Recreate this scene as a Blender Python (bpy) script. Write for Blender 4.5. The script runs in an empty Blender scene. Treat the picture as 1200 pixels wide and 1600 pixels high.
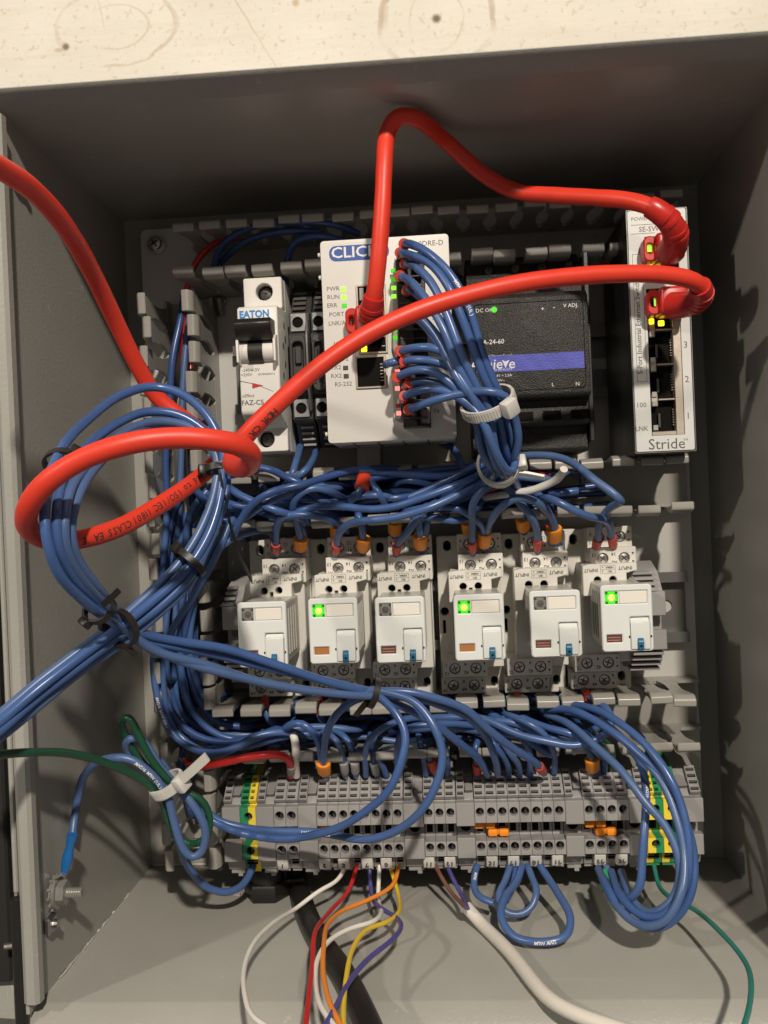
import bpy, bmesh, math, random
from mathutils import Vector, Matrix, Quaternion
random.seed(7)
sc = bpy.context.scene
COL = sc.collection
MM = 0.001
# ------------------------------------------------------------------ camera, world, lamps, exposure
# world frame: x right, z up, -y out of the wall; mm helper coordinates are (x, h, z) with h = height above the mounting plate
right,up,fwd=[Vector(v) for v in ((0.996749,0.068814,-0.041902),(0.041456,0.007899,0.999109),(-0.069084,0.997598,-0.005020))]; cam_loc=Vector((16.84,-482.90,12.03)); focal_px=1472.2
cd = bpy.data.cameras.new('camera'); cam = bpy.data.objects.new('camera', cd); COL.objects.link(cam)
cd.sensor_fit = 'VERTICAL'; cd.sensor_height = 24.0; cd.lens = 24.0 * focal_px / 1600.0
cd.clip_start = 0.01; cd.clip_end = 50
m = Matrix((right, up, -fwd)).transposed().to_4x4(); m.translation = cam_loc * MM
cam.matrix_world = m
sc.camera = cam
w = bpy.data.worlds.new('World'); sc.world = w; w.use_nodes = True
bg = w.node_tree.nodes['Background']; bg.inputs[0].default_value = (1.0, 0.94, 0.86, 1); bg.inputs[1].default_value = 0.16
def lamp(name, loc, watts, radius, color):
    l = bpy.data.lights.new(name, 'POINT'); l.energy = watts; l.shadow_soft_size = radius; l.color = color
    o = bpy.data.objects.new(name, l); COL.objects.link(o); o.location = loc
    return o
lamp('room_lamp', (0.32, -1.50, 0.97), 122.0, 0.034, (1.0, 0.905, 0.78))
lamp('room_lamp', (-1.25, -1.40, 0.88), 46.0, 0.035, (1.0, 0.90, 0.78))
vs = sc.view_settings
vs.view_transform = 'Standard'; vs.look = 'None'; vs.gamma = 1.0; vs.use_curve_mapping = False; vs.exposure = 0.0
sc.cycles.max_bounces = 8

# ------------------------------------------------------------------ materials (all procedural)
MATS = {}
def mat(name, col, rough=0.5, metal=0.0, var=0.06, vscale=90.0, bump=0.02, bscale=900.0, coat=0.0, emit=None, estr=0.0, trans=0.0, spec=0.5, sss=0.0, speck=None, rvar=0.08):
    mt = bpy.data.materials.new(name); mt.use_nodes = True
    nt = mt.node_tree; n = nt.nodes; L = nt.links
    b = n['Principled BSDF']
    tc = n.new('ShaderNodeTexCoord')
    nz = n.new('ShaderNodeTexNoise'); nz.inputs['Scale'].default_value = vscale; nz.inputs['Detail'].default_value = 5
    L.new(tc.outputs['Object'], nz.inputs['Vector'])
    mx = n.new('ShaderNodeMix'); mx.data_type = 'RGBA'
    c0 = tuple(max(0, c * (1 - var)) for c in col); c1 = tuple(min(1, c * (1 + var)) for c in col)
    mx.inputs[6].default_value = (*c0, 1); mx.inputs[7].default_value = (*c1, 1)
    L.new(nz.outputs['Fac'], mx.inputs[0])
    out = mx.outputs[2]
    if speck:
        s = n.new('ShaderNodeTexNoise'); s.inputs['Scale'].default_value = speck[1]; s.inputs['Detail'].default_value = 2
        L.new(tc.outputs['Object'], s.inputs['Vector'])
        r = n.new('ShaderNodeValToRGB'); r.color_ramp.elements[0].position = speck[2]; r.color_ramp.elements[1].position = speck[2] + 0.06
        L.new(s.outputs['Fac'], r.inputs[0])
        m2 = n.new('ShaderNodeMix'); m2.data_type = 'RGBA'; m2.inputs[7].default_value = (*speck[0], 1)
        L.new(r.outputs[0], m2.inputs[0]); L.new(out, m2.inputs[6]); out = m2.outputs[2]
    L.new(out, b.inputs['Base Color'])
    b.inputs['Metallic'].default_value = metal
    mr = n.new('ShaderNodeMapRange'); mr.inputs[3].default_value = max(0.03, rough - rvar); mr.inputs[4].default_value = min(1, rough + rvar)
    L.new(nz.outputs['Fac'], mr.inputs[0]); L.new(mr.outputs[0], b.inputs['Roughness'])
    b.inputs['Specular IOR Level'].default_value = spec
    b.inputs['Coat Weight'].default_value = coat; b.inputs['Coat Roughness'].default_value = 0.12
    b.inputs['Transmission Weight'].default_value = trans
    if sss: b.inputs['Subsurface Weight'].default_value = sss; b.inputs['Subsurface Radius'].default_value = (0.002, 0.001, 0.0006)
    if emit: b.inputs['Emission Color'].default_value = (*emit, 1); b.inputs['Emission Strength'].default_value = estr
    if bump:
        n2 = n.new('ShaderNodeTexNoise'); n2.inputs['Scale'].default_value = bscale; n2.inputs['Detail'].default_value = 3
        L.new(tc.outputs['Object'], n2.inputs['Vector'])
        bp = n.new('ShaderNodeBump'); bp.inputs['Strength'].default_value = bump * 5; bp.inputs['Distance'].default_value = 0.0002
        L.new(n2.outputs['Fac'], bp.inputs['Height']); L.new(bp.outputs[0], b.inputs['Normal'])
    MATS[name] = mt
    return mt
def M(n): return MATS[n]
mat('paint_grey', (0.325, 0.318, 0.288), 0.34, var=0.15, vscale=14, bump=0.12, bscale=700, coat=0.0, spec=0.5, speck=((0.40, 0.39, 0.36), 160, 0.70))
def scratch_paint():
    nt = MATS['paint_grey'].node_tree; n = nt.nodes; L = nt.links; b = n['Principled BSDF']
    src = b.inputs['Base Color'].links[0].from_socket
    tc = next(q for q in n if q.type == 'TEX_COORD')
    for sc_, rot, th, st, col in (((900, 900, 14), (0, 0.6, 0.2), 0.70, 0.30, (0.50, 0.49, 0.45)), ((16, 1100, 900), (0.3, 0, 0.9), 0.71, 0.25, (0.46, 0.45, 0.42)), ((26, 26, 26), (0, 0, 0), 0.66, 0.22, (0.21, 0.195, 0.17))):
        mp = n.new('ShaderNodeMapping'); mp.inputs['Scale'].default_value = sc_; mp.inputs['Rotation'].default_value = rot
        L.new(tc.outputs['Object'], mp.inputs['Vector'])
        z = n.new('ShaderNodeTexNoise'); z.inputs['Scale'].default_value = 1.0; z.inputs['Detail'].default_value = 2 if sc_[0] != 26 else 8
        L.new(mp.outputs[0], z.inputs['Vector'])
        r = n.new('ShaderNodeMapRange'); r.clamp = True; r.inputs[1].default_value = th; r.inputs[2].default_value = th + .06; r.inputs[4].default_value = st
        L.new(z.outputs['Fac'], r.inputs[0])
        mx = n.new('ShaderNodeMix'); mx.data_type = 'RGBA'; mx.inputs[7].default_value = (*col, 1)
        L.new(r.outputs[0], mx.inputs[0]); L.new(src, mx.inputs[6]); src = mx.outputs[2]
    L.new(src, b.inputs['Base Color'])
scratch_paint()
mat('paint_scuff', (0.55, 0.53, 0.49), 0.5, bump=0.05)
mat('panel_white', (0.50, 0.485, 0.46), 0.42, var=0.05, vscale=30, bump=0.06)
mat('duct_grey', (0.30, 0.287, 0.26), 0.30, var=0.05, bump=0.02)
mat('zinc', (0.50, 0.50, 0.49), 0.32, metal=1.0, var=0.18, vscale=60, bump=0.04, rvar=0.12)
mat('rail_steel', (0.17, 0.165, 0.155), 0.42, metal=0.55, var=0.10, vscale=40, bump=0.03)
mat('lug_tin', (0.42, 0.41, 0.385), 0.30, metal=0.55, var=0.15, vscale=200, bump=0.04)
mat('led_core', (0.3, 0.8, 0.1), 0.3, emit=(0.22, 1.0, 0.04), estr=4.0)
mat('screw_steel', (0.55, 0.53, 0.50), 0.30, metal=1.0, var=0.2, vscale=300, bump=0.05)
mat('wire_blue', (0.060, 0.118, 0.285), 0.30, var=0.14, vscale=70, bump=0.05, bscale=170, spec=0.5, rvar=0.12)
mat('wire_blue_worn', (0.072, 0.128, 0.275), 0.37, var=0.16, vscale=70, bump=0.06, bscale=170, spec=0.5, rvar=0.14)
mat('wire_blue_deep', (0.050, 0.105, 0.275), 0.28, var=0.14, vscale=70, bump=0.05, bscale=170, spec=0.5, rvar=0.12)
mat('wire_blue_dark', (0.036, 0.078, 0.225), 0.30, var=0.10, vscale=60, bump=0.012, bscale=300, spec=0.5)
mat('wire_red', (0.50, 0.020, 0.018), 0.30, bump=0.01)
mat('wire_white', (0.72, 0.69, 0.63), 0.36, bump=0.01)
mat('wire_orange', (0.78, 0.24, 0.025), 0.34, bump=0.01)
mat('wire_yellow', (0.72, 0.50, 0.035), 0.34, bump=0.01)
mat('wire_purple', (0.075, 0.065, 0.24), 0.34, bump=0.01)
mat('wire_brown', (0.16, 0.075, 0.045), 0.40, bump=0.01)
mat('wire_green', (0.012, 0.070, 0.036), 0.32, bump=0.01)
mat('wire_teal', (0.020, 0.185, 0.150), 0.34, bump=0.01)
mat('wire_black', (0.016, 0.014, 0.013), 0.38, var=0.15, bump=0.02, spec=0.5)
mat('cable_red', (0.68, 0.042, 0.020), 0.43, var=0.10, vscale=50, bump=0.10, bscale=130, spec=0.45, rvar=0.12)
mat('boot_red', (0.50, 0.022, 0.016), 0.34, var=0.06, bump=0.02, sss=0.10)
mat('cable_white', (0.68, 0.64, 0.57), 0.45, var=0.05, vscale=40, bump=0.03, bscale=260)
mat('ferrule_red', (0.52, 0.045, 0.018), 0.36)
mat('ferrule_orange', (0.82, 0.27, 0.015), 0.38)
mat('ferrule_green', (0.02, 0.30, 0.10), 0.38)
mat('ferrule_grey', (0.30, 0.29, 0.28), 0.4)
mat('lug_blue', (0.015, 0.14, 0.42), 0.26, bump=0.03, bscale=500)
mat('tie_white', (0.60, 0.585, 0.545), 0.36, var=0.04, sss=0.15)
mat('tie_black', (0.018, 0.015, 0.013), 0.42)
mat('device_white', (0.65, 0.63, 0.59), 0.46, var=0.03, bump=0.06, bscale=1600)
mat('socket_white', (0.66, 0.64, 0.585), 0.44, var=0.03, bump=0.05, bscale=1500)
mat('relay_face', (0.68, 0.70, 0.68), 0.42, var=0.02, bump=0.05, bscale=1600)
mat('relay_cover', (0.46, 0.445, 0.40), 0.30, var=0.05, bump=0.02)
mat('label_paper', (0.74, 0.70, 0.63), 0.55, var=0.03)
mat('black_plastic', (0.014, 0.0125, 0.011), 0.40, var=0.15, bump=0.05, bscale=1300)
mat('black_grain', (0.020, 0.018, 0.016), 0.46, var=0.2, vscale=300, bump=0.55, bscale=1500)
mat('dark_grey_plastic', (0.052, 0.048, 0.045), 0.38, var=0.1, bump=0.04)
mat('terminal_grey', (0.31, 0.298, 0.292), 0.46, var=0.05, bump=0.05, bscale=1300)
mat('bracket_grey', (0.285, 0.273, 0.268), 0.48, var=0.05, bump=0.05, bscale=1300)
mat('terminal_green', (0.025, 0.235, 0.095), 0.42, var=0.05)
mat('terminal_yellow', (0.82, 0.62, 0.05), 0.44, var=0.05)
mat('tag_white', (0.70, 0.68, 0.64), 0.5)
mat('clamp_metal', (0.10, 0.095, 0.09), 0.4, metal=0.7)
mat('hole_black', (0.006, 0.005, 0.0045), 0.8, bump=0, spec=0.12)
mat('print_black', (0.03, 0.028, 0.026), 0.6, bump=0)
mat('print_grey', (0.085, 0.08, 0.075), 0.6, bump=0)
mat('print_white', (0.72, 0.71, 0.69), 0.6, bump=0)
mat('logo_blue', (0.022, 0.075, 0.31), 0.45, bump=0)
mat('eaton_blue', (0.015, 0.20, 0.52), 0.45, bump=0)
mat('psu_blue', (0.065, 0.075, 0.42), 0.5, bump=0.3, bscale=1500)
mat('switch_plate', (0.58, 0.585, 0.565), 0.36, metal=0.0, var=0.04, bump=0.03)
mat('port_shield', (0.52, 0.45, 0.38), 0.36, metal=0.75, var=0.1)
mat('button_blue', (0.012, 0.115, 0.22), 0.38)
mat('indicator_red', (0.42, 0.02, 0.02), 0.4)
mat('window_orange', (0.38, 0.155, 0.05), 0.30)
mat('window_dark', (0.13, 0.05, 0.04), 0.22, var=0.4, vscale=500)
mat('window_pink', (0.45, 0.24, 0.18), 0.25, var=0.4, vscale=500)
mat('led_off', (0.20, 0.19, 0.17), 0.25, var=0.35, vscale=600)
mat('led_green', (0.05, 0.5, 0.02), 0.3, emit=(0.06, 1.0, 0.01), estr=0.42, var=0.5, vscale=500)
mat('led_dark', (0.015, 0.13, 0.01), 0.3)
mat('led_green_dim', (0.05, 0.4, 0.02), 0.3, emit=(0.10, 1.0, 0.01), estr=0.4)
mat('led_lime', (0.3, 0.6, 0.05), 0.3, emit=(0.28, 1.0, 0.05), estr=1.2)
mat('led_yellow', (0.6, 0.5, 0.02), 0.3, emit=(1.0, 0.80, 0.02), estr=2.2)
mat('led_red', (0.6, 0.05, 0.05), 0.3, emit=(1.0, 0.12, 0.10), estr=3.5)
mat('light_pipe', (0.36, 0.35, 0.31), 0.28, trans=0.0, sss=0.1)
mat('gasket_black', (0.012, 0.011, 0.010), 0.7)
mat('tab_grey', (0.30, 0.29, 0.275), 0.45)

def wood_material():
    mt = bpy.data.materials.new('painted_plywood'); mt.use_nodes = True
    nt = mt.node_tree; n = nt.nodes; L = nt.links; b = n['Principled BSDF']
    tc = n.new('ShaderNodeTexCoord'); P = tc.outputs['Object']
    def noise(scale, detail=6, vec=None, stretch=None):
        z = n.new('ShaderNodeTexNoise'); z.inputs['Scale'].default_value = scale; z.inputs['Detail'].default_value = detail
        v = P
        if stretch:
            mp = n.new('ShaderNodeMapping'); mp.inputs['Scale'].default_value = stretch; L.new(P, mp.inputs['Vector']); v = mp.outputs[0]
        L.new(v, z.inputs['Vector']); return z.outputs['Fac']
    def ramp(src, p0, p1):
        r = n.new('ShaderNodeMapRange'); r.inputs[1].default_value = p0; r.inputs[2].default_value = p1; r.clamp = True
        L.new(src, r.inputs[0]); return r.outputs[0]
    def math_(op, a, bb):
        q = n.new('ShaderNodeMath'); q.operation = op; q.use_clamp = False
        for i, v in enumerate((a, bb)):
            if isinstance(v, (int, float)): q.inputs[i].default_value = v
            else: L.new(v, q.inputs[i])
        return q.outputs[0]
    def mixc(fac, a, col):
        mx = n.new('ShaderNodeMix'); mx.data_type = 'RGBA'; L.new(fac, mx.inputs[0])
        if isinstance(a, tuple): mx.inputs[6].default_value = (*a, 1)
        else: L.new(a, mx.inputs[6])
        mx.inputs[7].default_value = (*col, 1); return mx.outputs[2]
    c = mixc(ramp(noise(11, 8), 0.35, 0.70), (0.70, 0.665, 0.59), (0.61, 0.57, 0.49))
    c = mixc(math_('MULTIPLY', ramp(noise(60, 10, stretch=(0.25, 1, 2.5)), 0.52, 0.75), 0.30), c, (0.55, 0.48, 0.37))
    c = mixc(math_('MULTIPLY', ramp(noise(330, 4), 0.60, 0.70), 0.40), c, (0.43, 0.34, 0.23))
    # filled oval patches in the plywood, knots and a nail hole: marks with shapes of their own, at fixed places on the board
    wob = noise(40, 4)
    def mark(cx, cz, ax, az, r, wd, strength, col, c):
        sub = n.new('ShaderNodeVectorMath'); sub.operation = 'SUBTRACT'; L.new(P, sub.inputs[0]); sub.inputs[1].default_value = (cx * MM, 0, cz * MM)
        ml = n.new('ShaderNodeVectorMath'); ml.operation = 'MULTIPLY'; L.new(sub.outputs[0], ml.inputs[0]); ml.inputs[1].default_value = (1000 / ax, 0, 1000 / az)
        ln = n.new('ShaderNodeVectorMath'); ln.operation = 'LENGTH'; L.new(ml.outputs[0], ln.inputs[0])
        d = math_('ADD', ln.outputs['Value'], math_('MULTIPLY', math_('SUBTRACT', wob, 0.5), 0.35))
        if r > 0:
            d = math_('ABSOLUTE', math_('SUBTRACT', d, r), 0)
        f = n.new('ShaderNodeMapRange'); f.clamp = True; f.inputs[1].default_value = wd; f.inputs[2].default_value = wd * 0.4; L.new(d, f.inputs[0])
        k = math_('MULTIPLY', f.outputs[0], strength) if r <= 0 else math_('MULTIPLY', math_('MULTIPLY', f.outputs[0], strength), ramp(wob, 0.38, 0.55))
        return mixc(k, c, col)
    for a in WOOD_MARKS: c = mark(*a, c)
    # pencil scratches
    for (ang, off, st) in ((0.5, 0.062, 0.5), (-0.62, 0.020, 0.45), (1.35, -0.078, 0.5), (0.15, -0.115, 0.3)):
        dt = n.new('ShaderNodeVectorMath'); dt.operation = 'DOT_PRODUCT'; L.new(P, dt.inputs[0]); dt.inputs[1].default_value = (math.cos(ang), 0, math.sin(ang))
        d = math_('ABSOLUTE', math_('ADD', math_('SUBTRACT', dt.outputs['Value'], off), math_('MULTIPLY', math_('SUBTRACT', wob, 0.5), 0.004)), 0)
        f = n.new('ShaderNodeMapRange'); f.clamp = True; f.inputs[1].default_value = 0.0007; f.inputs[2].default_value = 0.0002; L.new(d, f.inputs[0])
        c = mixc(math_('MULTIPLY', math_('MULTIPLY', f.outputs[0], st), ramp(noise(23, 2), 0.48, 0.56)), c, (0.47, 0.38, 0.27))
    L.new(c, b.inputs['Base Color']); b.inputs['Roughness'].default_value = 0.75
    bp = n.new('ShaderNodeBump'); bp.inputs['Strength'].default_value = 0.35; bp.inputs['Distance'].default_value = 0.0006
    L.new(noise(260, 6, stretch=(0.5, 1, 1.5)), bp.inputs['Height']); L.new(bp.outputs[0], b.inputs['Normal'])
    MATS['plywood'] = mt
WX, WZ = 20.9, 268.0
NX, NZ = -179.6, 268.3
QX, QZ = -151.2, 276.8
WOOD_MARKS = [(WX, WZ, 30, 27, 1.0, 0.07, 0.55, (0.36, 0.25, 0.15)), (WX, WZ, 14, 17, 1.0, 0.06, 0.35, (0.44, 0.34, 0.22)), (WX, WZ, 3.2, 3.2, 0, 1.0, 0.9, (0.12, 0.075, 0.04)),
    (QX, QZ, 33, 21, 1.0, 0.05, 0.5, (0.45, 0.35, 0.24)), (QX, QZ, 18, 12, 1.0, 0.06, 0.4, (0.48, 0.38, 0.26)),
    (NX, NZ, 2.6, 2.6, 0, 1.0, 0.9, (0.17, 0.11, 0.06)), (NX - 4, NZ - 1.5, 3.2, 1.6, 0, 1.0, 0.5, (0.40, 0.27, 0.15)),
    (-53.4, 282.2, 2.4, 2.8, 0, 1.0, 0.6, (0.45, 0.26, 0.10)), (-6.6, 273.1, 3, 10, 0, 1.0, 0.4, (0.42, 0.32, 0.2))]
wood_material()

# ------------------------------------------------------------------ mesh helpers, all in mm as (x, h, z)
class MB:
    def __init__(s): s.v = []; s.f = []
    def add(s, vs_, fs, xf=None):
        o = len(s.v)
        s.v += [xf(v) for v in vs_] if xf else list(vs_)
        s.f += [tuple(i + o for i in f) for f in fs]
        return s
    def box(s, x0, x1, h0, h1, z0, z1, bev=0.0, seg=1, xf=None):
        vs_ = [(x, h, z) for x in (x0, x1) for h in (h0, h1) for z in (z0, z1)]
        fs = [(0, 1, 3, 2), (4, 6, 7, 5), (0, 4, 5, 1), (2, 3, 7, 6), (0, 2, 6, 4), (1, 5, 7, 3)]
        if bev: vs_, fs = bevelled(vs_, fs, bev, seg)
        return s.add(vs_, fs, xf)
    def prof(s, pts, x0, x1, bev=0.0, seg=1, xf=None):      # (h, z) outline extruded along x
        n = len(pts)
        vs_ = [(x0, p[0], p[1]) for p in pts] + [(x1, p[0], p[1]) for p in pts]
        fs = [tuple(range(n)), tuple(range(2 * n - 1, n - 1, -1))] + [(i, (i + 1) % n, n + (i + 1) % n, n + i) for i in range(n)]
        if bev: vs_, fs = bevelled(vs_, fs, bev, seg)
        return s.add(vs_, fs, xf)
    def plate(s, pts, h0, h1, bev=0.0, seg=1, xf=None):     # (x, z) outline extruded along h
        n = len(pts)
        vs_ = [(p[0], h0, p[1]) for p in pts] + [(p[0], h1, p[1]) for p in pts]
        fs = [tuple(range(n)), tuple(range(2 * n - 1, n - 1, -1))] + [(i, (i + 1) % n, n + (i + 1) % n, n + i) for i in range(n)]
        if bev: vs_, fs = bevelled(vs_, fs, bev, seg)
        return s.add(vs_, fs, xf)
    def floor_plate(s, pts, z0, z1, bev=0.0):               # (x, h) outline extruded along z
        n = len(pts)
        vs_ = [(p[0], p[1], z0) for p in pts] + [(p[0], p[1], z1) for p in pts]
        fs = [tuple(range(n)), tuple(range(2 * n - 1, n - 1, -1))] + [(i, (i + 1) % n, n + (i + 1) % n, n + i) for i in range(n)]
        if bev: vs_, fs = bevelled(vs_, fs, bev, 1)
        return s.add(vs_, fs)
    def holed(s, outline, holes, h0, h1, bev=0.0, xf=None):  # flat plate facing out with real openings
        vs_, fs = holed_mesh(outline, holes, h1 - h0, bev)
        return s.add([(x, h0 + t, z) for x, z, t in vs_], fs, xf)
    def cone(s, p0, p1, r0, r1, n=16, cap=True):
        p0 = Vector(p0); p1 = Vector(p1); d = (p1 - p0).normalized()
        a = d.orthogonal().normalized(); b = d.cross(a)
        vs_ = []
        for p, r in ((p0, r0), (p1, r1)):
            for i in range(n):
                t = 2 * math.pi * i / n; vs_.append(tuple(p + a * (r * math.cos(t)) + b * (r * math.sin(t))))
        fs = [(i, (i + 1) % n, n + (i + 1) % n, n + i) for i in range(n)]
        if cap: fs += [tuple(range(n)), tuple(range(2 * n - 1, n - 1, -1))]
        return s.add(vs_, fs)
    def cyl(s, cx, cz, r, h0, h1, n=16): return s.cone((cx, h0, cz), (cx, h1, cz), r, r, n)
    def lathe(s, cx, cz, prof, n=20):                        # [(r, h)] around the h axis
        vs_ = []; fs = []
        for r, h in prof:
            for i in range(n):
                t = 2 * math.pi * i / n; vs_.append((cx + r * math.cos(t), h, cz + r * math.sin(t)))
        for j in range(len(prof) - 1):
            for i in range(n): fs.append((j * n + i, j * n + (i + 1) % n, (j + 1) * n + (i + 1) % n, (j + 1) * n + i))
        fs += [tuple(range(n)), tuple(range((len(prof) - 1) * n, len(prof) * n))]
        return s.add(vs_, fs)
    def tube(s, path, r, n=10, squash=None):
        pts, T, A, B = frames(path); vs_ = []; fs = []
        k = len(pts)
        rr = r if callable(r) else (lambda t: r)
        for j in range(k):
            q = rr(j / max(1, k - 1))
            for i in range(n):
                t = 2 * math.pi * i / n
                vs_.append(tuple(pts[j] + A[j] * (q * math.cos(t)) + B[j] * (q * math.sin(t) * (squash or 1))))
        for j in range(k - 1):
            for i in range(n): fs.append((j * n + i, j * n + (i + 1) % n, (j + 1) * n + (i + 1) % n, (j + 1) * n + i))
        fs += [tuple(range(n)), tuple(range((k - 1) * n, k * n))]
        return s.add(vs_, fs)
    def ribbon(s, pts, wdir, wd, th):                        # flat strip through points, widened along wdir
        P = [Vector(p) for p in pts]; W = Vector(wdir).normalized() * (wd / 2); vs_ = []; fs = []
        for j, p in enumerate(P):
            t = (P[min(j + 1, len(P) - 1)] - P[max(j - 1, 0)]).normalized(); nn = t.cross(W).normalized() * (th / 2)
            vs_ += [tuple(p + W + nn), tuple(p - W + nn), tuple(p - W - nn), tuple(p + W - nn)]
        for j in range(len(P) - 1):
            for i in range(4): fs.append((4 * j + i, 4 * j + (i + 1) % 4, 4 * j + 4 + (i + 1) % 4, 4 * j + 4 + i))
        e = 4 * (len(P) - 1); fs += [(0, 1, 2, 3), (e + 3, e + 2, e + 1, e)]
        return s.add(vs_, fs)
    def text(s, body, x, z, h, size, rot=0.0, ax='LEFT', bold=0.0, shear=0.0, stretch=1.0, th=0.04):
        vs_, fs = text_mesh(body, size, ax, bold, shear, th); c, q = math.cos(rot), math.sin(rot)
        return s.add([(x + (a * stretch) * c - b * q, h + t, z + (a * stretch) * q + b * c) for a, b, t in vs_], fs)
def bevelled(vs_, fs, bev, seg):
    bm = bmesh.new(); V = [bm.verts.new(v) for v in vs_]
    for f in fs: bm.faces.new([V[i] for i in f])
    bm.normal_update()
    bmesh.ops.recalc_face_normals(bm, faces=bm.faces)
    es = [e for e in bm.edges if len(e.link_faces) == 2 and e.calc_face_angle(0) > 0.35]
    bmesh.ops.bevel(bm, geom=es, offset=bev, segments=seg, affect='EDGES', profile=0.5, clamp_overlap=True)
    bm.verts.index_update()
    r = [tuple(v.co) for v in bm.verts], [tuple(v.index for v in f.verts) for f in bm.faces]
    bm.free(); return r
def _curve_mesh(cu):
    o = bpy.data.objects.new('tmp', cu); me = o.to_mesh()
    r = [tuple(v.co) for v in me.vertices], [tuple(p.vertices) for p in me.polygons]
    o.to_mesh_clear(); bpy.data.objects.remove(o); bpy.data.curves.remove(cu); return r
def holed_mesh(outline, holes, th, bev):
    cu = bpy.data.curves.new('tmp', 'CURVE'); cu.dimensions = '2D'; cu.fill_mode = 'BOTH'
    for loop in [outline] + list(holes):
        sp = cu.splines.new('POLY'); sp.points.add(len(loop) - 1)
        for i, p in enumerate(loop): sp.points[i].co = (p[0], p[1], 0, 1)
        sp.use_cyclic_u = True
    cu.extrude = th / 2 - bev; cu.bevel_depth = bev; cu.bevel_resolution = 0; cu.offset = -bev
    v, f = _curve_mesh(cu)
    return [(a, b, c + th / 2) for a, b, c in v], f
TXT = {}
def text_mesh(body, size, ax, bold, shear, th):
    k = (body, size, ax, bold, shear, th)
    if k not in TXT:
        cu = bpy.data.curves.new('tmp', 'FONT'); cu.body = body; cu.size = size; cu.align_x = ax; cu.align_y = 'CENTER'
        cu.resolution_u = 2; cu.extrude = th; cu.offset = bold; cu.shear = shear
        TXT[k] = _curve_mesh(cu)
    return TXT[k]
def fine_text(body, size):
    k = ('fine', body, size)
    if k not in TXT:
        v, f = text_mesh(body, size, 'CENTER', .045, 0, .012)
        bm = bmesh.new(); V = [bm.verts.new(q) for q in v]
        for q in f:
            try: bm.faces.new([V[i] for i in q])
            except ValueError: pass
        bmesh.ops.triangulate(bm, faces=bm.faces)
        for _ in range(3):
            es = [e for e in bm.edges if e.calc_length() > size * .22]
            if es: bmesh.ops.subdivide_edges(bm, edges=es, cuts=1); bmesh.ops.triangulate(bm, faces=bm.faces)
        bm.verts.index_update()
        TXT[k] = [tuple(q.co) for q in bm.verts], [tuple(q.index for q in p.verts) for p in bm.faces]; bm.free()
    return TXT[k]
def circle(cx, cz, r, n=18): return [(cx + r * math.cos(2 * math.pi * i / n), cz + r * math.sin(2 * math.pi * i / n)) for i in range(n)]
def rect(x0, x1, z0, z1, r=0.0, n=4):
    if r <= 0: return [(x0, z0), (x1, z0), (x1, z1), (x0, z1)]
    out = []
    for cx, cz, a in ((x1 - r, z0 + r, -90), (x1 - r, z1 - r, 0), (x0 + r, z1 - r, 90), (x0 + r, z0 + r, 180)):
        for i in range(n + 1):
            t = math.radians(a + 90 * i / n); out.append((cx + r * math.cos(t), cz + r * math.sin(t)))
    return out
def spline(path, step=2.2):
    P = [Vector(p) for p in path]
    if len(P) == 2: P = [P[0], P[0].lerp(P[1], 0.5), P[1]]
    Q = [P[0] * 2 - P[1]] + P + [P[-1] * 2 - P[-2]]
    out = []
    for i in range(1, len(Q) - 2):
        p0, p1, p2, p3 = Q[i - 1:i + 3]
        t0 = 0; t1 = t0 + max(1e-3, (p1 - p0).length) ** 0.5; t2 = t1 + max(1e-3, (p2 - p1).length) ** 0.5; t3 = t2 + max(1e-3, (p3 - p2).length) ** 0.5
        k = max(2, int((p2 - p1).length / step))
        for j in range(k):
            t = t1 + (t2 - t1) * j / k
            a1 = p0 * ((t1 - t) / (t1 - t0)) + p1 * ((t - t0) / (t1 - t0)); a2 = p1 * ((t2 - t) / (t2 - t1)) + p2 * ((t - t1) / (t2 - t1)); a3 = p2 * ((t3 - t) / (t3 - t2)) + p3 * ((t - t2) / (t3 - t2))
            b1 = a1 * ((t2 - t) / (t2 - t0)) + a2 * ((t - t0) / (t2 - t0)); b2 = a2 * ((t3 - t) / (t3 - t1)) + a3 * ((t - t1) / (t3 - t1))
            out.append(b1 * ((t2 - t) / (t2 - t1)) + b2 * ((t - t1) / (t2 - t1)))
    out.append(P[-1]); return out
def frames(path):
    pts = spline(path); k = len(pts)
    for _ in range(2):
        pts = [pts[0]] + [(pts[i - 1] + pts[i] * 2 + pts[i + 1]) / 4 for i in range(1, k - 1)] + [pts[-1]]
    T = [(pts[min(i + 1, k - 1)] - pts[max(i - 1, 0)]).normalized() for i in range(k)]
    A = [T[0].orthogonal().normalized()]
    for i in range(1, k):
        a = A[-1] - T[i] * A[-1].dot(T[i]); A.append(a.normalized())
    return pts, T, A, [T[i].cross(A[i]) for i in range(k)]

def world(v): return Vector((v[0] * MM, -v[1] * MM, v[2] * MM))
def wloc(o):
    l = Vector((0, 0, 0))
    while o is not None: l += o.location; o = o.parent
    return l
def part(name, mb, material, parent=None, angle=35):
    me = bpy.data.meshes.new(name); off = wloc(parent)
    bm = bmesh.new(); V = [bm.verts.new(world(v) - off) for v in mb.v]
    for f in mb.f:
        try: bm.faces.new([V[i] for i in f])
        except ValueError: pass
    bmesh.ops.recalc_face_normals(bm, faces=bm.faces)
    bm.to_mesh(me); bm.free()
    for p in me.polygons: p.use_smooth = True
    me.set_sharp_from_angle(angle=math.radians(angle))
    me.materials.append(M(material))
    o = bpy.data.objects.new(name, me); COL.objects.link(o); o.parent = parent
    return o
def tag(o, label=None, cat=None, group=None, kind=None):
    if label: o['label'] = label
    if cat: o['category'] = cat
    if group: o['group'] = group
    if kind: o['kind'] = kind
    return o
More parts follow.
